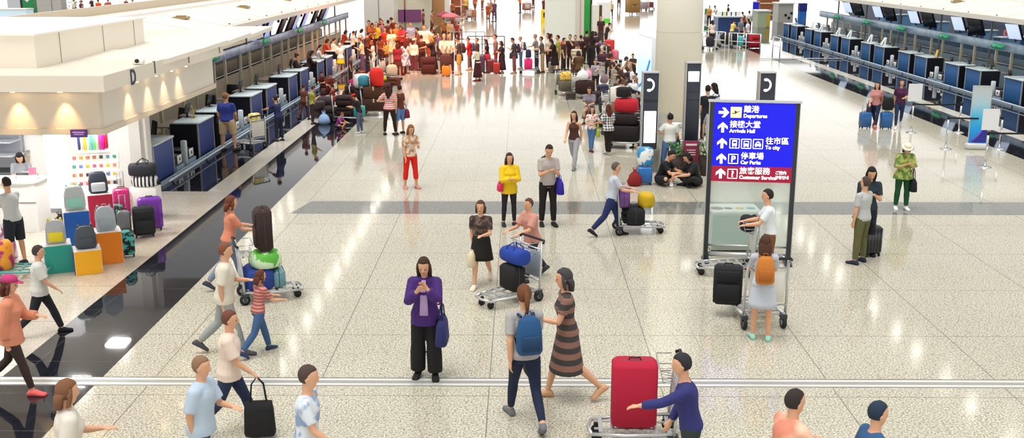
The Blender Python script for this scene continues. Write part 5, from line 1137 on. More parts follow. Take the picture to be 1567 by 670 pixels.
# -- the blurred walkers on the left of centre
ps('woman in an orange pink top leaning over a full trolley on the left', None, None, None, -62, 'push', ('tee', '#dc8a6a'), ('trousers', '#7f8b9e'), '#3a4054', ('bob', '#6a3620'), H=1.6, g='f', head=(345, 300))
ps('person in a loose cream shirt walking right beside the full trolley', None, None, None, -78, 'walk2', ('loose', '#ddd6c4'), ('trousers', '#9aa09c'), '#4a4c54', ('short', '#7a4a34'), H=1.64, head=(338, 372))
ps('girl in a rose striped top, blue jeans and navy sneakers behind a blue cart', 399, 541, 412, -50, 'push', ('tee', mat('#c98a80', .8, pat='stripe', c2='#a0524e', scale=5)), ('trousers', '#3d5c86'), '#2c3f66', ('bob', '#5a2e20'), g='f')
t = trolley('luggage trolley with a tall dark case and a green bag, left of centre', G(415, 455), R(-70), '#b8c4c8'); q, a = on(t, 0, -.18, .21)
suitcase('wide navy case low on the left-hall trolley', q, a, '#223a86', .6, .34, .44, kind='soft', wheels=False); q2, a = on(t, 0, .12, .21); suitcase('low teal case at the front of the left-hall trolley', q2, a, '#5f8f9a', .5, .3, .2, wheels=False)
q, a = on(t, 0, -.06, .56); sack('bright green bag in the middle of the left-hall trolley', q, a, mat('#58b03a', .7, pat='noise', c2='#cfe8c0', scale=5), .6, .26, .5, nm='travel_bag', tie=False); q, a = on(t, 0, -.06, .84); suitcase('tall dark brown case on top of the green bag', q, a, '#33201f', .42, .68, .26, kind='soft', wheels=False)
ps('person in a pale cream pink shirt and dark jeans walking across the metal strip', 357, 663, 470, -84, 'walk', ('loose', '#e6d2c2'), ('trousers', '#22304e'), '#26221f', ('short', '#6a4030'), bag=('R', 'black case-like bag beside the person in the cream pink shirt', '#131417', .34, .42, .14, .3))
ps('person in a light blue shirt and dark blue trousers near the bottom left of centre', None, None, None, -100, 'walk2', ('loose', '#b9cbdc'), ('trousers', '#3c3f5e'), '#33354a', ('short', '#8a6a50'), H=1.58, head=(300, 545))
ps('dark-haired person in a white and blue top at the bottom edge', None, None, None, -92, 'walk', ('tee', mat('#d8dfe6', .8, pat='noise', c2='#8fa8c8', scale=5)), ('trousers', '#14182a'), '#1a1a20', ('short', '#4a3a34'), H=1.66, head=(463, 556))
# -- bottom left and bottom edge
ps('woman in an orange pink jacket with a magenta cap, dark leggings and pink sneakers', 28, 602, 420, -82, 'walk2', ('jacket', '#e09070'), ('leggings', '#3a2a26'), '#f26a68', ('bob', '#5a2c20'), g='f', hat=('cap', '#c23a74'))
ps('person in pale cloudy grey with black trousers and black white-soled sneakers', 68, 513, 372, -70, 'walk', ('loose', '#d3d2cb'), ('trousers', '#1d1f26'), '#17181c', ('short', '#3c3430'))
ps('person in white with a navy sling at the bottom left edge', None, None, None, -60, 'walk2', ('loose', '#ddd5c8'), ('trousers', '#1d2446'), '#22242c', ('bob', '#7a5236'), H=1.66, g='f', head=(92, 583), bag=('r', 'navy sling bag of the person in white at the bottom left', '#1a2350', .34, .3, .12, .1))
ps('dark-haired person in a salmon and peach top at the bottom edge', None, None, None, -70, 'push', ('loose', mat('#ecc4a6', .8, pat='noise', c2='#dc8a70', scale=1.6)), ('trousers', '#3c3c46'), '#2a2a30', ('short', '#2c2422'), H=1.66, head=(1205, 597))
ps('person in teal and navy at the bottom edge on the right', None, None, None, -80, 'walk', ('tee', '#2c5a86'), ('trousers', '#15233f'), '#22252e', ('short', '#1c2f44'), H=1.6, head=(1338, 612), bag=('R', 'small black bag held forward at the bottom edge on the right', '#101218', .3, .3, .14, .05))
ps('person with dark trousers walking in front of the blue sign reflection at the bottom', None, None, None, 84, 'reach', ('long', '#2b2e6e'), ('trousers', '#2a3430'), '#1a1c1e', ('short', '#26262c'), H=1.64, head=(1062, 545))
t = trolley('luggage trolley with a tall crimson suitcase at the bottom centre', G(968, 672), R(88), '#b8b8bc'); q, a = on(t, 0, 0, .2); suitcase('tall crimson suitcase on the trolley at the bottom centre', q, a+PI/2, '#b01234', .52, .78, .34, kind='soft', wheels=False)
# -- centre left pair and the counter queue, warm flare tint mixed into their colours
ps('woman in a red and white striped tee and black leggings, back to the camera', 597, 207, 129, -8, 'hips', ('tee', STRIPE), ('leggings', '#2a120e'), '#2a1614', ('long', '#38140c'), g='f', fat=1.14)
ps('man in a dark brown tee and blue shorts with a maroon shoulder bag', 613, 205, 130, 50, 'hips', ('tee', '#5e2c1e'), ('long_shorts', '#5d82b4'), '#3a2018', ('short', '#33140e'), bag=('r', 'maroon shoulder bag of the man in blue shorts', '#7a2038', .4, .28, .18, .2))
ps('man in a blue tee and khaki shorts leaning on the left-hand counter', 350, 231, 142, -12, 'stand2', ('tee', '#2c3c8e'), ('long_shorts', '#c9ad84'), '#3a2620', ('bald', '#8a5c40'), fat=1.22, bag=('l', 'small brown sling bag of the man in khaki shorts', '#3a2a30', .2, .18, .08, .1))
t = trolley('luggage trolley with a yellow bag between the two men at the left-hand counter', G(380, 226), R(55), '#dcd6cc'); q, a = on(t, 0, -.34, .8); sack('yellow patterned bag in the basket of that counter trolley', q, a, mat('#e8c84a', .7, pat='noise', c2='#f2ecc0', scale=8), .44, .26, .28, nm='shopping_bag', tie=False)
ps('man in a navy tee and trousers reaching back to the counter trolley', 428, 216, 147, 62, 'reach', ('tee', '#252a58'), ('trousers', '#1b1d3c'), '#241a22', ('short', '#2a1512'), bag=('r', 'dark small bag on the hip of the man in navy', '#1a1c38', .22, .2, .1, .1))
ps('boy in a yellow and green plaid shirt looking at his phone', 479, 190, 132, -70, 'phone', ('tee', YPLAID), ('trousers', '#3a2a34'), '#3c1a10', ('short', '#4a1a0c'))
ps('blurred brown figure just behind the boy in yellow plaid', 466, 184, 128, -20, 'walk2', ('tee', '#6a3a2c'), ('trousers', '#4c2a26'), '#2c1a18', ('short', '#4a2416'))
ps('boy in a red cap and black vest over a white tee, beside the floor luggage', 551, 204, 146, 75, 'lookdown', ('tee', '#241a20'), ('trousers', '#5c6480'), '#d9d4d6', ('short', '#2a1410'), hat=('cap', '#e8281c'))
ps('woman in a grey blue top sitting low among the luggage heap', 528, 176, None, -120, 'floor', ('long', '#5f6f90'), ('trousers', '#3a2a34'), '#2a2430', ('long', '#38180e'), H=1.62, g='f', z=0)
ps('child in red with outstretched bare legs at the luggage heap', 512, 170, None, 80, 'sit', ('tee', '#b8301e'), ('shorts', '#5a241c'), '#caa88c', ('short', '#3c160c'), H=1.25)
ps('man in maroon bending over the luggage heap', 505, 167, 112, -150, 'lookdown', ('tee', '#7a2a1c'), ('trousers', '#3a2026'), '#2c1816', ('short', '#3a160c'))
ps('toddler in a rainbow shirt crouching in front of the luggage heap', 517, 196, None, -110, 'floor', ('tee', mat('#d8321e', .7, pat='stripe', c2='#5a4ac0', scale=3)), ('shorts', '#3a2a4c'), '#b85a48', ('short', '#8a4a1c'), H=1.05)
ps('woman in dark brown sitting behind the black suitcases of the heap', 536, 160, None, 170, 'floor', ('loose', '#4c2018'), ('trousers', '#2a1412'), '#2c1816', ('bob', '#3c180e'), H=1.6, g='f')
ps('woman in a white blouse with a bright yellow skirt at the left-hand counter', 522, 113, 66, 40, 'crossed', ('loose', '#f2ece6'), ('skirt', '#f0d51e'), '#a86848', ('short', '#e0cfc0'), g='f')
ps('man in a beige tee and plum trousers reading a paper by the counters', 555, 111, 58, 100, 'phone', ('tee', '#e6d2a8'), ('trousers', '#6a4266'), '#a85a30', ('short', '#6a2410'))
ps('girl all in white reading her phone left of the woman in maroon', 572, 106, 63, 110, 'phone', ('tee', '#efe6e0'), ('trousers', '#e9e2dc'), '#d9b090', ('long', '#9a3a18'), g='f')
ps('man in a bright yellow tee behind the counter queue', 577, 84, 34, 170, 'stand2', ('tee', '#e6d20e'), ('trousers', '#4a2c22'), '#3a2018', ('short', '#4a1c0e'))
ps('woman in a maroon top and brown skirt, back to the camera', 609, 118, 66, 0, 'stand', ('loose', '#9a2034'), ('skirt', '#6a2418'), '#7a2c1c', ('bob', '#5a1c10'), g='f')
ps('woman in a white cap and white blouse with plum trousers', 634, 111, 60, -8, 'stand', ('long', '#f4ece0'), ('wide', '#6a3444'), '#efe0d4', ('pony', '#7a2c14'), g='f', hat=('cap', '#f7f0e8'))
ps('man in dark brown right of the woman in the white cap', 646, 108, 54, 30, 'crossed', ('tee', '#5a2014'), ('trousers', '#43180f'), '#3a1812', ('short', '#4c180c'))
ps('woman in pale yellow behind the woman in maroon', 601, 98, 43, 170, 'reach', ('loose', '#f4eccc'), ('skirt', '#efe2a2'), '#b8704a', ('bob', '#8a3a1a'), g='f')
ps('woman in an ochre top between the girl in white and the woman in maroon', 592, 104, 63, 130, 'phone', ('tee', '#e09a2c'), ('trousers', '#5a2416'), '#4a2018', ('bob', '#6a220e'), g='f')
ps('person in an orange top behind the woman in pale yellow', 607, 88, 36, -150, 'stand', ('tee', '#e8881c'), ('trousers', '#7a3a20'), '#5a2c1c', ('short', '#6a260f'))
ps('person in a pink red top at the back of the counter queue', 617, 88, 40, 160, 'lookdown', ('loose', '#e8404c'), ('trousers', '#7a2c20'), '#5a2c1c', ('bob', '#6a260f'), g='f')
ps('man in a pale blue tee under the glass booth', 629, 85, 33, -170, 'stand', ('tee', '#b4bce0'), ('trousers', '#8a3c34'), '#5a2c1c', ('short', '#6a2c14'))
ps('man in a broad white shirt and red trousers in the middle of the crowd', 650, 92, 38, 180, 'hips', ('loose', '#f4e8d8'), ('trousers', '#b03a1c'), '#6a2c1c', ('short', '#8a3a1c'), fat=1.35)
ps('man in a red tee left of the woman in pale yellow', 590, 90, 42, 175, 'stand', ('tee', '#d2321c'), ('trousers', '#4a1c14'), '#3a1812', ('short', '#5a1c0c'))
ps('man in a mauve tee behind the man in red', 586, 80, 28, 165, 'stand', ('tee', '#a86a8c'), ('trousers', '#5a2c2c'), '#3a1812', ('short', '#4a180c'))
ps('man in dark rust leaning forward beneath the glass booth', 605, 76, 24, 60, 'lookdown', ('long', '#7a2c14'), ('trousers', '#6a2812'), '#3a1812', ('short', '#4a180c'))
ps('woman in a white floral dress right of the woman in maroon', 621, 113, 62, 20, 'stand', ('dress', mat('#e8e0e6', .8, pat='noise', c2='#8a86b0', scale=7)), None, '#7a3020', ('long', '#5a2010'), g='f')
ps('person in dark brown at the back left of the crowd', 583, 76, 26, 190, 'phone', ('tee', '#5a2a20'), ('trousers', '#3c1a12'), '#3a1812', ('short', '#54200f'))
ps('person in an ochre shirt beside the yellow far panel', 567, 80, 30, 150, 'phone1', ('tee', '#c2702c'), ('trousers', '#5a2a1c'), '#3a1812', ('short', '#3c1408'))
ps('tall person in black with arms folded by the queue suitcase', 664, 112, 56, 80, 'reach', ('loose', '#2c1512'), ('longskirt', '#2a1310'), '#a8603c', ('bob', '#e08a3a'), g='f')
suitcase('large dark maroon suitcase in front of the woman in black', G(656, 114), .1, '#4a1a1c', .74, .84, .36, kind='soft')
ps('man in a beige shirt behind the brown bag and orange suitcase', 680, 112, 50, -170, 'pushstand', ('long', '#e6d9c6'), ('trousers', '#5a3a3c'), '#4a2a20', ('short', '#d0a070'))
ps('woman in a cream shirt at the right of the orange suitcase', 689, 112, 52, 175, 'pushstand', ('long', '#ebe0d0'), ('trousers', '#4a2c34'), '#4a2a20', ('short', '#c08a5c'), g='f')
p = G(683, 117); suitcase('orange suitcase under a brown bag', p, 0, '#f08c10', .40, .52, .27, handle=.1); sack('brown bag set on the orange suitcase', (p.x, p.y, .56), 0, '#5f3430', .56, .5, .3, nm='travel_bag', tie=False)
for k, (px, py, c, lab) in enumerate(((681, 66, '#9a3446', 'crimson umbrella held above the far crowd'), (690, 68, '#d8707a', 'pink umbrella right of the crimson one'))):
    u_ = thing('umbrella', lab, 'umbrella', G(px, py)); O('canopy', MB().tube([(0, 0, 1.75), (0, 0, 1.84), (0, 0, 1.98), (0, 0, 2.06)], [.62, .56, .32, .04], 12), mat(c, .6), u_); O('shaft', MB().cyl((0, 0, 1.4), .015, 1.3, 8), STEEL, u_); O('grip', MB().cyl((0, 0, .76), .025, .12, 8), DKGREY, u_)
    ps(['person in ochre under the crimson umbrella', 'person in tan under the pink umbrella'][k], px-1, py+1, py-38, 170, 'phone1', ('tee', ['#b8742c', '#d0a878'][k]), ('trousers', '#6a3a30'), '#4a2a20', ('short', '#5a2412'))
# -- the long queue, left to right
QG = None
ps('queueing man in a grey brown tee and ochre shorts with a dark backpack', 703, 114, 57, 88, 'phone', ('tee', '#5a4240'), ('long_shorts', '#d2a04c'), '#c9a890', ('short', '#4a1e12'), pack=('dark brown backpack of the man in ochre shorts', '#3c2420'), bag=('r', 'plum bag held behind the man in ochre shorts', '#4a2a48', .4, .3, .14, .2))
ps('queueing man in a red jacket carrying a slate backpack', 719, 107, 57, 88, 'phone1', ('jacket', '#c4202a'), ('trousers', '#7a5a50'), '#c2a890', ('short', '#5a3a34'), pack=('slate blue backpack of the man in the red jacket', '#4c4868'))
ps('queueing man in a dark maroon tee right of the red jacket', 731, 108, 58, 100, 'stand', ('tee', '#442a34'), ('trousers', '#5a3a34'), '#4a3430', ('short', '#6a4a3c'))
ps('girl in a cream top, long dark skirt and red sandals in front of the queue', 731, 124, 70, 60, 'crossed', ('tee', '#efe4c8'), ('longskirt', '#43140f'), '#c22a22', ('bob', '#5a2a20'), g='f')
suitcase('plum suitcase right of the girl in the cream top', G(737, 112), 0, '#4c2c4c', .34, .9, .26)
ps('queueing woman with long dark hair, black tee and pale jeans', 746, 111, 60, 92, 'phone1', ('tee', '#2c1620'), ('trousers', '#a2a2ae'), '#b89a8a', ('long', '#3c1a16'), g='f', bag=('l', 'red handbag of the woman in pale jeans', '#a8283a', .38, .3, .14, .1))
ps('tall queueing man in a tan plaid shirt', 759, 107, 53, 95, 'stand', ('long', mat('#b88a78', .8, pat='plaid', c2='#8a5a50', scale=6)), ('trousers', '#9a2a24'), '#4a2a24', ('short', '#6a1e16'))
ps('queueing woman in a long loose dark maroon dress', 768, 112, 63, 100, 'crossed', ('loose', '#3c1a26'), ('longskirt', '#38182a'), '#c09a84', ('bob', '#4a1a16'), g='f', fat=1.12)
suitcase('dark crimson suitcase between the tan plaid shirt and the maroon dress', G(753, 112), 0, '#6a1422', .52, .68, .28); suitcase('bright red suitcase at the feet of the woman in the maroon dress', G(760, 113), 0, '#b02420', .34, .56, .24)
ps('queueing man in a charcoal tee and plum trousers with a dark backpack, on his phone', 787, 112, 58, 90, 'phone', ('loose', '#4a4248'), ('trousers', '#8a4c54'), '#c0a090', ('short', '#33242c'), pack=('dark plum backpack of the man in plum trousers', '#3c2c4c'), bag=('r', 'dark grey bag hanging before the man in plum trousers', '#4c4a5c', .4, .3, .14, .1))
ps('queueing woman in a white tee with black straps and blue jeans', 797, 105, 56, 92, 'stand', ('tee', '#ece6e0'), ('trousers', '#4c6a9c'), '#a89c9c', ('short', '#a08074'), g='f', pack=('black-strapped pack of the woman in blue jeans', '#4c4a6c'))
ps('queueing man in a grey tee over a black top behind the pink suitcase', 821, 106, 52, 80, 'pushstand', ('tee', '#97908e'), ('trousers', '#3a3038'), '#2c2426', ('short', '#a8877a'))
t = trolley('queue trolley carrying a hot pink suitcase', G(810, 112), R(88), '#e2dcd6'); q, a = on(t, 0, .05, .2); suitcase('hot pink suitcase on the queue trolley', q, a+PI/2, '#f01c80', .40, .52, .3, wheels=False); q, a = on(t, 0, .05, .76); sack('navy bag on top of the hot pink suitcase', q, a, '#2c3050', .4, .4, .28, nm='travel_bag', tie=False)
ps('queueing man in an olive tee and khaki trousers pushing the pink suitcase trolley', 830, 111, 56, 88, 'pushstand', ('tee', '#6a5a50'), ('trousers', '#c8a070'), '#7a4030', ('short', '#4a2c28'))
ps('queueing person in white with straps and hair in the way, behind the khaki trousers', 839, 107, 51, 120, 'stand', ('tee', '#eadfcc'), ('trousers', '#3c1c20'), '#efe0d4', ('bob', '#3c1a1a'), g='f')
suitcase('light grey suitcase next to the woman in the black dress', G(844, 110), 0, '#b8b0a8', .32, .5, .22, handle=.2)
ps('queueing woman in a black dress bowing over her phone', 849, 111, 61, 100, 'lookdown', ('loose', '#1d100f'), ('midskirt', '#1f110f'), '#2c1a18', ('bob', '#1c0e0d'), g='f')
ps('queueing man in a yellow green tee with a red backpack', 854, 108, 54, 95, 'stand', ('tee', '#b0b03c'), ('long_shorts', '#b88a5a'), '#2c1a18', ('short', '#2c120e'), pack=('red backpack of the man in the yellow green tee', '#e03020', '#e8b820'))
ps('man in a dark brown tee raising his hand, right part of the queue', 872, 108, 53, 150, 'raise', ('tee', '#35181a'), ('trousers', '#3c2022'), '#2c1a18', ('short', '#2a100e'))
ps('man with black hair close behind the raised hand', 880, 106, 54, 170, 'stand', ('tee', '#4a2822'), ('trousers', '#33201e'), '#2c1a18', ('short', '#220e0c'))
ps('man in a cream and grey striped shirt walking in front of the dark group', 881, 127, 64, -20, 'walk2', ('loose', mat('#dcd2bc', .8, pat='stripe', c2='#a89678', scale=2)), ('trousers', '#4a2c1a'), '#2c1a14', ('short', '#5a3c2a'))
ps('woman in olive brown in front of the luggage trolley by the queue', 886, 138, 80, 10, 'lookdown', ('loose', '#5c3c1c'), ('trousers', '#3c1c10'), '#2c140e', ('bob', '#3c1c12'), g='f')
ps('woman in a long black outfit with long black hair facing the seated children', 905, 104, 48, -60, 'crossed', ('tee', '#22121a'), ('wide', '#1d0f14'), '#1d0f14', ('long', '#2c120e'), g='f')
ps('man with dark hair behind the woman in the long black outfit', 897, 98, 47, -30, 'raise', ('tee', '#3c201c'), ('trousers', '#2c1818'), '#1d0f14', ('short', '#24100c'))
ps('tall man in a dark brown tee and trousers by the green sign tower', 919, 70, 20, 175, 'stand', ('tee', '#43282a'), ('trousers', '#5c4244'), '#2c1c1c', ('short', '#2c1815'))
ps('man in charcoal sitting over the red suitcase beneath the tall man', 927, 75, 36, -80, 'lookdown', ('tee', '#382426'), ('trousers', '#2c1a1c'), '#2c1a18', ('short', '#2c1412'))
suitcase('bright red suitcase beside the man in charcoal', G(933, 79), 0, '#d8242c', .56, .72, .34)
ps('child in a violet top sitting at the trolley beyond the striped tee', 917, 88, None, 150, 'sit', ('tee', '#5a3ca8'), ('shorts', '#6a2c30'), '#7a4a3c', ('short', '#4a1c14'), H=1.3)
ps('child in a pale yellow top next to the child in violet', 924, 92, None, 170, 'sit', ('tee', '#ecdc84'), ('shorts', '#b8843c'), '#7a4a3c', ('short', '#5a2a1a'), H=1.3)
t = trolley('trolley with a pink bundle and raised handle right of the children', G(938, 96), R(-75), '#e2dcd6'); q, a = on(t, 0, .1, .2); sack('pink bundle on the trolley right of the children', q, a, '#ee7a8c', .56, .5, .4, nm='travel_bag', tie=False); q, a = on(t, .0, -.35, .21); suitcase('dark maroon case on the trolley right of the children', q, a, '#43201f', .5, .7, .24, kind='soft', wheels=False)
t = trolley('low trolley with a dark bag left of the pink bundle', G(921, 100), R(-70), None, basket=False); q, a = on(t, 0, .0, .2); sack('plum bag lying on the low trolley', q, a, '#4a2434', .7, .4, .5, nm='travel_bag', tie=False)
ps('person in a yellow vest and dark trousers far behind the pink bundle', 935, 28, 1, -170, 'stand', ('tee', '#e0b878'), ('trousers', '#3c3048'), '#2c2830', ('short', '#5a2c1c'))
ps('person in dark clothes at the top edge right of the yellow vest', 947, 14, -12, 170, 'stand', ('tee', '#6a3c34'), ('trousers', '#5a2c30'), '#4a2c2c', ('short', '#3c201c'))
# -- the waiting crowd left of the column
ps('man in a purple and white striped tee by the grey bag', 911, 140, 91, 160, 'reach', ('tee', NSTR), ('trousers', '#331a22'), '#2c1620', ('short', '#3c1a14'), fat=1.1)
ps('old person in a long grey coat among the trolleys', 938, 142, 98, 70, 'stand', ('loose', '#a29c90'), ('midskirt', '#a29c90'), '#3c2c2c', ('short', '#3c1c14'))
ps('person in a red knitted hat behind the old person in the grey coat', 936, 128, 88, 150, 'stand', ('loose', '#3c2420'), ('trousers', '#2c1a18'), '#2c1a18', ('short', '#3c1c14'), hat=('beanie', '#c0182c'))
sack('mauve plastic bag held between the striped tee and the old person', (G(924, 138).x, G(924, 138).y, .3), 0, '#9a8286', .34, .46, .22)
ps('man in a dark cap and beige jacket at the back of the waiting crowd', 963, 138, 88, 120, 'lookdown', ('jacket', '#b89a7c', '#8a6a5a'), ('trousers', '#2c2024'), '#2c1a18', ('short', '#24181c'), hat=('cap', '#3a3444'))
ps('woman in brown leaning over a stroller in the waiting crowd', 952, 148, 100, 60, 'lookdown', ('tee', '#5a3a34'), ('trousers', '#3c2020'), '#2c1a18', ('short', '#2c1614'), g='f')
ps('woman in black with a white strap in the waiting crowd', 963, 152, 104, 45, 'lookdown', ('tee', '#3c2a2c'), ('trousers', '#2c1a1c'), '#2c1a18', ('bob', '#4a2018'), g='f', pack=('white-edged backpack in the waiting crowd', '#e6ddd4', '#8a7a70'))
ps('man in orange brown next to the pale blue light box', 973, 150, 112, 70, 'stand', ('tee', '#b86a34'), ('trousers', '#2c1c24'), '#2c1a18', ('short', '#3c1c14'), fat=1.1)
ps('child with dark hair sitting on the luggage before the grey coat', 942, 158, None, -140, 'sit', ('tee', '#4c2a24'), ('shorts', '#2c2430'), '#3c2c2c', ('short', '#3c1c14'), H=1.25)
ps('child in black shorts by the luggage right of the yellow bag', 976, 190, 140, 80, 'stand', ('tee', '#232028'), ('shorts', '#34343c'), '#3c2c2c', ('short', '#241614'))
ps('seated woman with dark hair and a grey top behind the floral blouse', 902, 188, None, 165, 'sit', ('loose', '#87808a'), ('skirt', '#5c4a4c'), '#5a2c24', ('bob', '#3a1410'), g='f', H=1.55)
ps('girl in a floral blouse and jeans with crossed ankles', 905, 232, 163, -176, 'legcross', ('tee', FLORAL), ('trousers', '#4f7aac'), '#4c1c28', ('long', '#2c1412'), g='f', bag=('l', 'lime green bag slung on the girl in the floral blouse', '#b4c63a', .22, .22, .1, .15))
ps('girl in a black and white plaid shirt and black trousers beside the red bag', 930, 237, 160, 20, 'legcross', ('loose', PLAID), ('trousers', '#1c1013'), '#a8a0a0', ('long', '#5a2416'), g='f')
t = trolley('heavily loaded trolley of black cases with a red bag on top', G(957, 226), R(75), '#2b2b2f', scale=1.1)
q, a = on(t, -.0, .05, .22); suitcase('big black case lowest on the heavily loaded trolley', q, a+PI/2, '#1a1314', .95, .46, .6, kind='soft', wheels=False); q, a = on(t, 0, .05, .72); suitcase('second black case stacked above the lowest one', q, a+PI/2, '#231718', .86, .3, .5, kind='soft', wheels=False)
q, a = on(t, 0, -.0, 1.05); duffel('red sports bag on top of the black cases', q, a+PI/2, '#c01c2e', .66, .42, .42); q, a = on(t, .0, .1, 1.5); sack('black backpack-like bag piled on the red sports bag', q, a+PI/2, '#1a1717', .46, .3, .34, nm='travel_bag', tie=False)
ps('person in black pushing the heavily loaded trolley from its far side', 975, 225, 178, 95, 'push', ('long', '#191a22'), ('trousers', '#17181f'), '#22242c', ('short', '#201614'))
t = trolley('trolley with a yellow print bag at the corner of the waiting crowd', G(866, 146), R(-160), '#8a8a7a'); q, a = on(t, 0, .0, .2); suitcase('olive grey case on the corner trolley', q, a, '#6d6452', .56, .42, .4, kind='soft', wheels=False); q, a = on(t, 0, .0, .63); sack('yellow and red print bag on the corner trolley', q, a, mat('#f0d060', .7, pat='spots', c2='#d85a3a', scale=12), .56, .34, .34, nm='shopping_bag', tie=False)
t = trolley('trolley heaped with white and pink plastic bags', G(894, 150), R(-150), '#ece9e4'); q, a = on(t, 0, .05, .2); suitcase('dark brown case under the plastic bags', q, a, '#33150f', .7, .5, .5, kind='soft', wheels=False); q, a = on(t, .1, .0, .72); sack('white plastic bag on the heaped trolley', q, a, '#f2efec', .5, .46, .4); q, a = on(t, -.22, -.1, .76); sack('pink plastic bag on the heaped trolley', q, a, '#f0a8bc', .36, .4, .3)
t = trolley('trolley with a big white parcel left of the kiosk', G(945, 182), R(-120), '#ece9e4'); q, a = on(t, 0, .05, .2); carton('cardboard box under the white parcel', q, a, '#8a6a50', .6, .4, .5); q, a = on(t, 0, .05, .62); carton('big white parcel on the trolley left of the kiosk', q, a, '#f0ece4', .56, .5, .46)
t = trolley('trolley with a yellow bag behind the plaid shirt', G(946, 205), R(-100), '#ece9e4'); q, a = on(t, 0, .05, .2); suitcase('dark blue case under the bright yellow bag', q, a, '#2c2c44', .5, .4, .4, kind='soft', wheels=False); q, a = on(t, 0, .1, .63); sack('bright yellow bag behind the plaid shirt', q, a, '#f0ea10', .5, .42, .3); q, a = on(t, 0, -.34, .63); sack('white handled bag right of the bright yellow bag', q, a, '#f3f2ee', .34, .34, .24)
t = trolley('trolley with a black and white bundle by the light box', G(965, 172), R(-60), '#ece9e4'); q, a = on(t, 0, .05, .2); suitcase('grey case on the trolley by the light box', q, a, '#9c9a98', .5, .5, .34, kind='soft', wheels=False); q, a = on(t, 0, .05, .73); sack('black and white bundle on the trolley by the light box', q, a, mat('#e9e9ea', .7, pat='noise', c2='#23283a', scale=6), .5, .34, .36, nm='travel_bag', tie=False)
suitcase('navy suitcase standing beside the man in the striped tee', G(922, 148), .4, '#2a2448', .44, .5, .3)
# -- luggage heap by the left counters, colours reddened by the same flare tint
t = trolley('trolley with black cases and a teal box in front of the left counter families', G(534, 186), R(-95), None, basket=False); q, a = on(t, 0, -.1, .2); suitcase('black case low on the teal box trolley', q, a+PI/2, '#241414', .62, .34, .46, kind='soft', wheels=False); q, a = on(t, 0, -.1, .56); suitcase('second black case on the teal box trolley', q, a+PI/2, '#2c1a18', .62, .34, .46, kind='soft', wheels=False)
q, a = on(t, 0, .38, .2); carton('teal box at the end of the teal box trolley', q, a+PI/2, '#2f9c94', .34, .34, .36)
t = trolley('trolley with stacked brown boxes near the striped tee woman', G(574, 176), R(-80), None, basket=False); q, a = on(t, 0, -.05, .2); carton('lower dark brown box near the striped tee woman', q, a, '#43241a', .66, .42, .8); q, a = on(t, 0, -.05, .64); carton('upper dark brown box near the striped tee woman', q, a, '#54301f', .6, .4, .7); q, a = on(t, 0, .1, 1.06); sack('round bright red bag on top of the brown boxes', q, a, '#e82a20', .72, .62, .5, nm='travel_bag', tie=False); q, a = on(t, -.0, -.36, 1.06); sack('teal blue bag beside the round red bag', q, a, '#3f8fa4', .5, .36, .4, nm='travel_bag', tie=False)
t = trolley('trolley with a big white bundle behind the red cap', G(557, 168), R(-85), None, basket=False); q, a = on(t, 0, -.05, .2); suitcase('black case under the big white bundle', q, a, '#2c1a1c', .6, .6, .5, kind='soft', wheels=False); q, a = on(t, 0, -.05, .83); sack('big white bundle behind the red cap', q, a, '#efe9e6', .8, .5, .6, nm='travel_bag', tie=False)
suitcase('large black suitcase at the back of the heap', G(541, 166), .1, '#331716', .6, .86, .36, kind='soft'); suitcase('dark grey soft suitcase leaning left in the heap', G(497, 178), .2, '#43343a', .56, .7, .36, kind='soft')
sack('small pale blue bag on the floor at the left of the heap', G(496, 190), 0, '#9fc0ea', .4, .4, .3); sack('magenta bag at the back of the heap', (G(548, 142).x, G(548, 142).y, .0), 0, '#c82a6a', .8, .6, .4, nm='travel_bag', tie=False)
t = trolley('empty trolley with a pale board on the left pale band', G(584, 118), R(-70), '#e6dcc8'); t = trolley('second trolley with a beige bundle by the left pale band', G(600, 122), R(-110), '#e6dcc8'); q, a = on(t, 0, 0, .2); sack('beige bundle on the second trolley by the pale band', q, a, '#e2ccb0', .6, .5, .5, nm='travel_bag', tie=False); q, a = on(t, 0, .3, .2); 
sack('yellow green bag on the floor by the pale band trolleys', G(586, 124), 0, '#d0cc3c', .4, .3, .3)
for k, (px, py, w_, h_, d_, c_, rz_, lab) in enumerate((
    (487, 181, .5, .62, .28, '#2a1718', .3, 'black suitcase behind the boy in yellow plaid'), (509, 186, .56, .5, .3, '#241413', -.2, 'low black case before the seated woman in grey blue'), (522, 182, .5, .4, .34, '#3c1c16', .5, 'dark brown case touching the teal box trolley'), (502, 164, .5, .7, .3, '#4c241c', .1, 'rust brown case behind the man in maroon'),
    (567, 160, .56, .5, .34, '#3a1c18', -.3, 'dark case between the white bundle and the brown boxes'), (590, 150, .44, .6, .26, '#5c2c20', .2, 'brown case behind the striped tee woman'), (566, 131, .6, .44, .3, '#4a2418', .3, 'rust case behind the magenta bag'), (604, 132, .5, .4, .3, '#6a3420', -.4, 'reddish case at the foot of the second trolley'),
    (873, 152, .4, .3, .3, '#3a2a20', .2, 'small brown case behind the corner trolley'), (912, 160, .5, .5, .3, '#33222a', .5, 'dark plum case below the man in the striped tee'), (927, 172, .5, .6, .3, '#2a2426', -.3, 'charcoal case left of the big white parcel'), (955, 160, .46, .6, .28, '#4a3034', .2, 'brown case beneath the leaning woman'),
    (969, 190, .44, .62, .26, '#2c2a33', .1, 'slate case by the child in black shorts'), (921, 196, .5, .42, .3, '#241c22', .4, 'black case behind the plaid shirt girl'), (950, 128, .5, .5, .3, '#3c2c30', .2, 'dark case at the back of the waiting crowd'))):
    suitcase(lab, G(px, py), rz_, c_, w_, h_, d_, kind='soft' if k % 2 else 'hard')
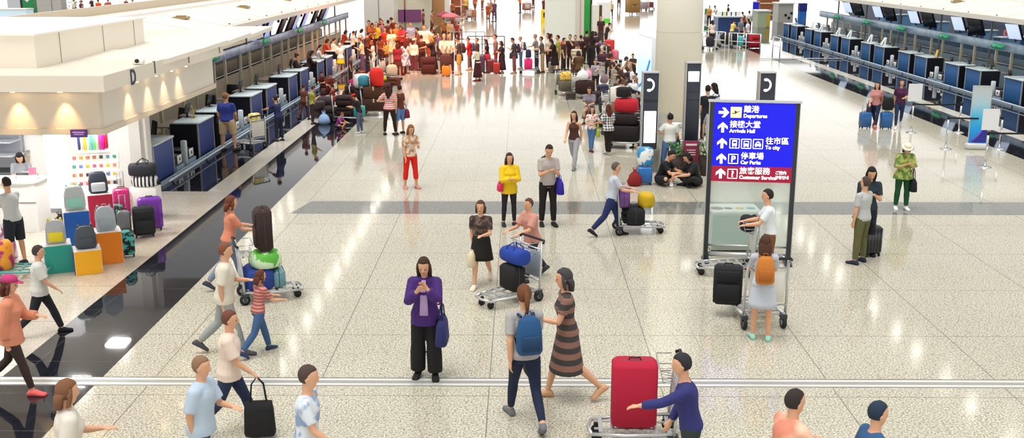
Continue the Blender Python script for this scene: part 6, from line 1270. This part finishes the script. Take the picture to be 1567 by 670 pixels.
for k, (px, py, hy, top, bc, hr, po, g_, lab) in enumerate((
    (496, 160, 110, '#5c2418', '#33140f', 'short', 'lookdown', 'm', 'person in russet standing behind the heap at the left'), (548, 150, 104, '#7c3424', '#3c1a14', 'bob', 'lookdown', 'f', 'woman in brick brown behind the big black suitcase'), (537, 128, 84, '#6c2c1c', '#3a1a14', 'short', 'stand', 'm', 'man in brown near the yellow skirt woman'),
    (563, 96, 50, '#7a3620', '#4a1c12', 'short', 'phone', 'm', 'person in cocoa brown behind the beige tee man'), (583, 98, 55, '#8a3c20', '#5a2414', 'bob', 'stand', 'f', 'woman in cinnamon behind the girl in white'), (595, 80, 30, '#6a3424', '#3a1a12', 'short', 'stand2', 'm', 'person in umber at the back right of the yellow tee'), (641, 92, 42, '#8c4a3a', '#5a2a20', 'short', 'phone1', 'm', 'person in clay brown between the blue tee and the broad white shirt'),
    (672, 92, 50, '#7a5a78', '#5a3a44', 'short', 'stand', 'm', 'person in dull lilac behind the woman in black'), (571, 84, 36, '#b05a2c', '#5a2418', 'bob', 'lookdown', 'f', 'woman in burnt orange left of the yellow tee'), (623, 98, 50, '#7a2c24', '#4a1c18', 'short', 'stand', 'm', 'person in dark red behind the floral dress'), (661, 86, 40, '#a04a2c', '#6a2c1c', 'bob', 'crossed', 'f', 'woman in copper right of the broad white shirt'),
    (888, 104, 54, '#33191a', '#2a1616', 'short', 'crossed', 'm', 'man in black brown left of the raised arm by the tower'), (912, 98, 50, '#3c2428', '#2c1a1e', 'bob', 'lookdown', 'f', 'woman in dark plum beside the long black outfit'), (947, 136, 94, '#4a3430', '#2c1c1c', 'short', 'lookdown', 'm', 'man in dark taupe behind the leaning woman'), (957, 162, 116, '#6a4a3c', '#33201e', 'bob', 'lookdown', 'f', 'woman in mocha in front of the white-strapped one'),
    (968, 128, 82, '#3a3038', '#2a2026', 'short', 'phone', 'm', 'man in graphite behind the dark cap'), (930, 120, 76, '#4a2c30', '#2c1a1e', 'bob', 'lookdown', 'f', 'woman in oxblood behind the knitted hat'), (862, 112, 58, '#43241c', '#33191a', 'short', 'stand', 'm', 'man in chocolate between the red backpack and the raised hand'), (842, 104, 52, '#5a3a34', '#3c2420', 'short', 'stand', 'm', 'man in grey brown behind the black dress'))):
    ps(lab, px, py, hy, (170+k*47) % 360, po, ('tee', top), ('trousers', bc), '#2a1814', (hr, '#2c130e'), g=g_)
# -- agents behind the left counters
for k, (px, hy, top, col, hr, lab) in enumerate(((451, 83, 'jacket', '#2a1418', 'bun', 'counter agent in a dark suit, nearest of the left-hand agents'), (470, 77, 'long', '#3c1c18', 'long', 'counter agent with long dark hair bowed over her desk'), (487, 69, 'long', '#f0e4da', 'short', 'counter agent in a white shirt right of the bowed one'),
        (495, 59, 'long', '#b8401c', 'bob', 'counter agent in rust red behind the white shirt'), (509, 59, 'long', '#f2e6dc', 'short', 'counter agent in white left of the yellow skirt'), (524, 46, 'loose', '#a83c1c', 'bob', 'counter agent in brick red above the yellow skirt'), (539, 48, 'long', '#f0e6de', 'short', 'counter agent in white above the beige tee man'), (549, 44, 'long', '#f2ebe4', 'bob', 'farthest counter agent in white on the left'))):
    ps(lab, None, None, None, -75+k*4, 'lookdown' if k % 2 else 'phone', (top, col), ('trousers', '#2a1a1c'), '#1a1012', (hr, '#38150d'), H=1.62, g='mf'[k % 2 or k == 0], head=(px, hy))
# -- shop
ps('cashier with long black hair and a grey tee behind the white shop counter', None, None, None, -160, 'lookdown', ('tee', '#8a8f96'), ('trousers', '#2a2c33'), '#222', ('long', '#141012'), H=1.56, g='f', at=(-10.45, 21.5))
ps('man in a light grey polo with blue undersleeves walking left past the shop counter', 28, 405, 272, 62, 'pushstand', ('tee', '#c9cccb'), ('long_shorts', '#1c2530'), '#2b2e34', ('short', '#2a1a12'))
t = trolley('turquoise-tinted luggage trolley by the man in the grey polo', G(30, 425), R(-78), '#7fb8b4', color='#5fa6a2', basket=False); q, a = on(t, 0, -.2, .2); sack('orange and magenta shopping bag on the turquoise trolley', q, a, mat('#f0a02c', .6, pat='noise', c2='#b02a6a', scale=4), .4, .5, .3, nm='shopping_bag', tie=False)
sack('clear pinkish shopping bag in front of the man in the grey polo', G(12, 398), 0, mat('#e6e2ea', .4, pat='noise', c2='#b86a9a', scale=4), .4, .6, .3, nm='shopping_bag')
# -- far background people
for k, (px, py, hy, tc_, bc, hc_, po, lab) in enumerate((
    (747, 34, 4, '#b8502c', '#a8482a', '#6a2c14', 'stand', 'person in rust red in the far background, left of a dark-clad one'), (757, 33, -2, '#6a4266', '#5a3a60', '#3c1c14', 'stand2', 'person in mauve in the far background'), (752, 28, -4, '#c88a5c', '#8a4a34', '#6a2c14', 'walk', 'person in tan behind the rust and mauve pair'),
    (796, 20, -8, '#e07a2c', '#4a4a6a', '#4a2412', 'pushstand', 'person in orange pushing a far trolley at the top edge'), (816, 12, -14, '#b8542c', '#6a3424', '#4a2412', 'stand', 'person in rust at the top edge right of the far trolley'),
    (693, 32, 2, '#b85a3c', '#7a3a2a', '#5a2412', 'stand', 'person in brick brown beside the rust coloured stall'), (713, 24, -6, '#e8b85c', '#8a4a34', '#5a2412', 'walk2', 'person in amber among the far stalls'), (727, 20, -8, '#c86a4c', '#7a4a44', '#5a2412', 'walk', 'person in salmon among the far stalls'), (738, 15, -12, '#dcb48c', '#9a5a44', '#5a2412', 'stand', 'person in beige among the far stalls'),
    (648, 48, 14, '#8a4a34', '#6a2c1c', '#4a1a0c', 'stand', 'person in brown by the brown far wall'), (661, 50, 16, '#c87a5c', '#7a3a2c', '#4a1a0c', 'phone1', 'person in terracotta by the brown far wall'), (705, 60, 30, '#e8d8cc', '#b85a44', '#6a2c1c', 'lookdown', 'person in off-white behind the thin barrier'), (699, 66, 32, '#a83c3c', '#6a2c2c', '#4a1a14', 'stand', 'person in crimson behind the thin barrier'))):
    ps(lab, px, py, hy, 170-k*27, po, ('tee', tc_), ('trousers', bc), '#4a2c2c', ('short', hc_))
t = trolley('far trolley with grey load at the top edge', G(806, 18), R(10), '#c9c4c4'); q, a = on(t, 0, 0, .2); carton('brown crate on the far trolley at the top edge', q, a, '#b8603c', .9, .7, .7)
t = trolley('far trolley piled with rust bags, left one', G(697, 40), R(30), '#d8c4b8'); q, a = on(t, 0, 0, .2); carton('rust box on the left far trolley', q, a, '#b85a3c', .7, .6, .6)
t = trolley('far trolley piled with tan boxes, near the stalls', G(722, 30), R(-30), '#d8c4b8'); q, a = on(t, 0, 0, .2); carton('tan box on the far trolley near the stalls', q, a, '#c87850', .7, .7, .6)
t = thing('warning_sign', 'yellow floor warning sign under the person at the top', 'sign', G(833, 36)); 
for s in (-1, 1): O('panel', MB().box((0, s*.22, .6), (.6, .03, 1.25), M=Matrix.Rotation(R(s*14), 3, 'X')), mat('#f0cc10', .5), t)
O('symbol', MB().box((0, -.3, .75), (.2, .03, .4)), BLACK, t)
ps('person in dark brown standing above the yellow warning sign', 833, 26, -6, 175, 'stand', ('tee', '#6a3028'), ('trousers', '#4a2420'), '#2c1a18', ('short', '#3c1a14'))
t = trolley('trolley with a brown load far behind the man in the yellow vest', G(968, 22), R(20), '#a8a4a4'); q, a = on(t, 0, 0, .2); carton('brown straw-coloured crate at the top edge left of the column', q, a, '#9a7440', 1.3, 1.3, 1.0)
t = trolley('far trolley with pale cases left of the column', G(984, 16), R(-60), '#b8b4b8'); q, a = on(t, 0, 0, .2); carton('pinkish grey crate on the far trolley left of the column', q, a, '#a89498', .9, .7, .8)
t = trolley('far trolley with a dark red case at the column edge', G(996, 14), R(-60), '#b8b4b8'); q, a = on(t, 0, 0, .2); suitcase('dark red case on the far trolley at the column edge', q, a, '#7a2430', .6, .6, .4, wheels=False)
# -- far right corner
ps('person in white, back turned, inside the white barrier near the column', 1089, 72, 31, 10, 'pushstand', ('tee', '#f0dcc8'), ('trousers', '#2c2424'), '#2c2424', ('bob', '#241614'), g='f')
ps('person in a yellow top bending over the dark luggage inside the barrier', 1119, 68, 32, -60, 'lookdown', ('tee', '#f0d870'), ('trousers', '#2c2c3c'), '#2c2424', ('short', '#2c1a14'))
ps('man in a grey tee inside the white barrier', 1132, 68, 27, -150, 'stand', ('tee', '#7c8290'), ('trousers', '#3c4048'), '#2c2424', ('short', '#2a1a16'))
ps('man in a white tee inside the white barrier, left of the red case', 1143, 73, 29, 60, 'stand2', ('tee', '#f2f4f4'), ('trousers', '#3c4a6a'), '#2c2424', ('short', '#241614'))
t = trolley('trolley with a turquoise case inside the white barrier', G(1130, 74), R(-95), '#c9d4d8'); q, a = on(t, 0, .1, .2); suitcase('turquoise case inside the white barrier', q, a, '#3fb8c4', .7, .56, .3, wheels=False); q, a = on(t, 0, -.25, .2); suitcase('black case behind the turquoise one', q, a, '#1c1c24', .6, .76, .24, kind='soft', wheels=False)
suitcase('red soft suitcase at the right end of the white barrier', G(1154, 74), .4, '#b01c28', .74, .86, .4, kind='soft')
t = trolley('trolley with dark bags inside the white barrier, near the column', G(1086, 76), R(-95), '#c9d4d8'); q, a = on(t, 0, .0, .2); sack('dark purple bag on the trolley near the column', q, a, '#2c2432', .7, .6, .5, nm='travel_bag', tie=False)
t = trolley('trolley with brown black bags left of the turquoise case', G(1110, 72), R(-85), '#c9d4d8'); q, a = on(t, 0, .0, .2); sack('brown black bag left of the turquoise case', q, a, '#3c2a24', .8, .7, .6, nm='travel_bag', tie=False)
for k, (px, hy, tc_, lab) in enumerate(((1086, 9, '#d8923c', 'person in orange at the far right inquiry counter'), (1097, 8, '#efe9e2', 'person in white leaning on the far right inquiry counter'), (1115, 7, '#3c3438', 'clerk in dark clothes behind the far right inquiry counter'), (1140, 18, '#8a4a3c', 'person in rust at the right end of the inquiry counter'), (1147, 17, '#f0ece6', 'person in white and black at the right end of the inquiry counter'))):
    ps(lab, None, None, None, 160-40*k, ('stand', 'lookdown')[k % 2], ('tee', tc_), ('trousers', '#2c2c38'), '#222', ('short', '#241614'), H=1.66, head=(px, hy))
for k, (px, hy, tc_, lab) in enumerate(((1417, 20, '#c8182c', 'person in red glimpsed between the screens over the right-hand counters'), (1426, 21, '#2c2428', 'person in black glimpsed right of the one in red'), (1478, 31, '#8a5a4c', 'person with reddish hair glimpsed left of a dark screen'), (1487, 33, '#1c1c24', 'person in black and white glimpsed above the pale counter'), (1543, 39, '#b8606c', 'person glimpsed just left of the last dark screen'))):
    ps(lab, None, None, None, 30+30*k, 'lookdown', ('long', tc_), ('trousers', '#22242c'), '#222', ('short', '#4a2018'), H=1.64, head=(px, hy))
# -- beyond the left canopy at the top left
for k, (px, hy, tc_, lab) in enumerate(((113, -6, '#efe4d8', 'person in off-white beyond the left canopy, right of the plant'), (124, -4, '#5a2c30', 'large figure in maroon beyond the left canopy'), (140, -8, '#3c3038', 'person in charcoal beyond the left canopy'), (150, -5, '#f0582c', 'person in orange red beyond the left canopy'), (165, -6, '#b86a5c', 'person in dusty rose beyond the left canopy'), (192, -7, '#2c2c44', 'person in navy beyond the left canopy'), (202, -6, '#6a3440', 'person in wine red beyond the left canopy'))):
    ps(lab, None, None, None, 150-35*k, ('stand', 'hips', 'phone')[k % 3], ('tee', tc_), ('trousers', '#2c2a34'), '#222', ('short', '#2c1a14'), H=1.68, head=(px, hy+5), fat=1.7 if k == 1 else 1.25)
c = G(104, -6, 2.4); t = thing('potted_shrub', 'leafy green shrub beyond the left canopy at the top left', 'plant', (c.x, c.y, 0)); O('pot', MB().tube([(0, 0, 0), (0, 0, .6)], [.3, .4], 16), mat('#4a2c24', .6), t)
mb = MB(); rd = random.Random(5)
for k in range(260):
    a = rd.uniform(0, 6.28); z = rd.uniform(.6, 2.6); rr = .75*math.sqrt(max(.05, 1-((z-1.5)/1.2)**2))*rd.uniform(.5, 1); d = V((math.cos(a), math.sin(a), 0)); s_ = V((-d.y, d.x, 0))*.06; b_ = d*rr+V((0, 0, z)); mb.add([b_, b_+d*.1+s_, b_+d*.2+V((0, 0, .06)), b_+d*.1-s_], [(0, 1, 2, 3)])
O('foliage', mb, mat('#3f6a28', .6), t)
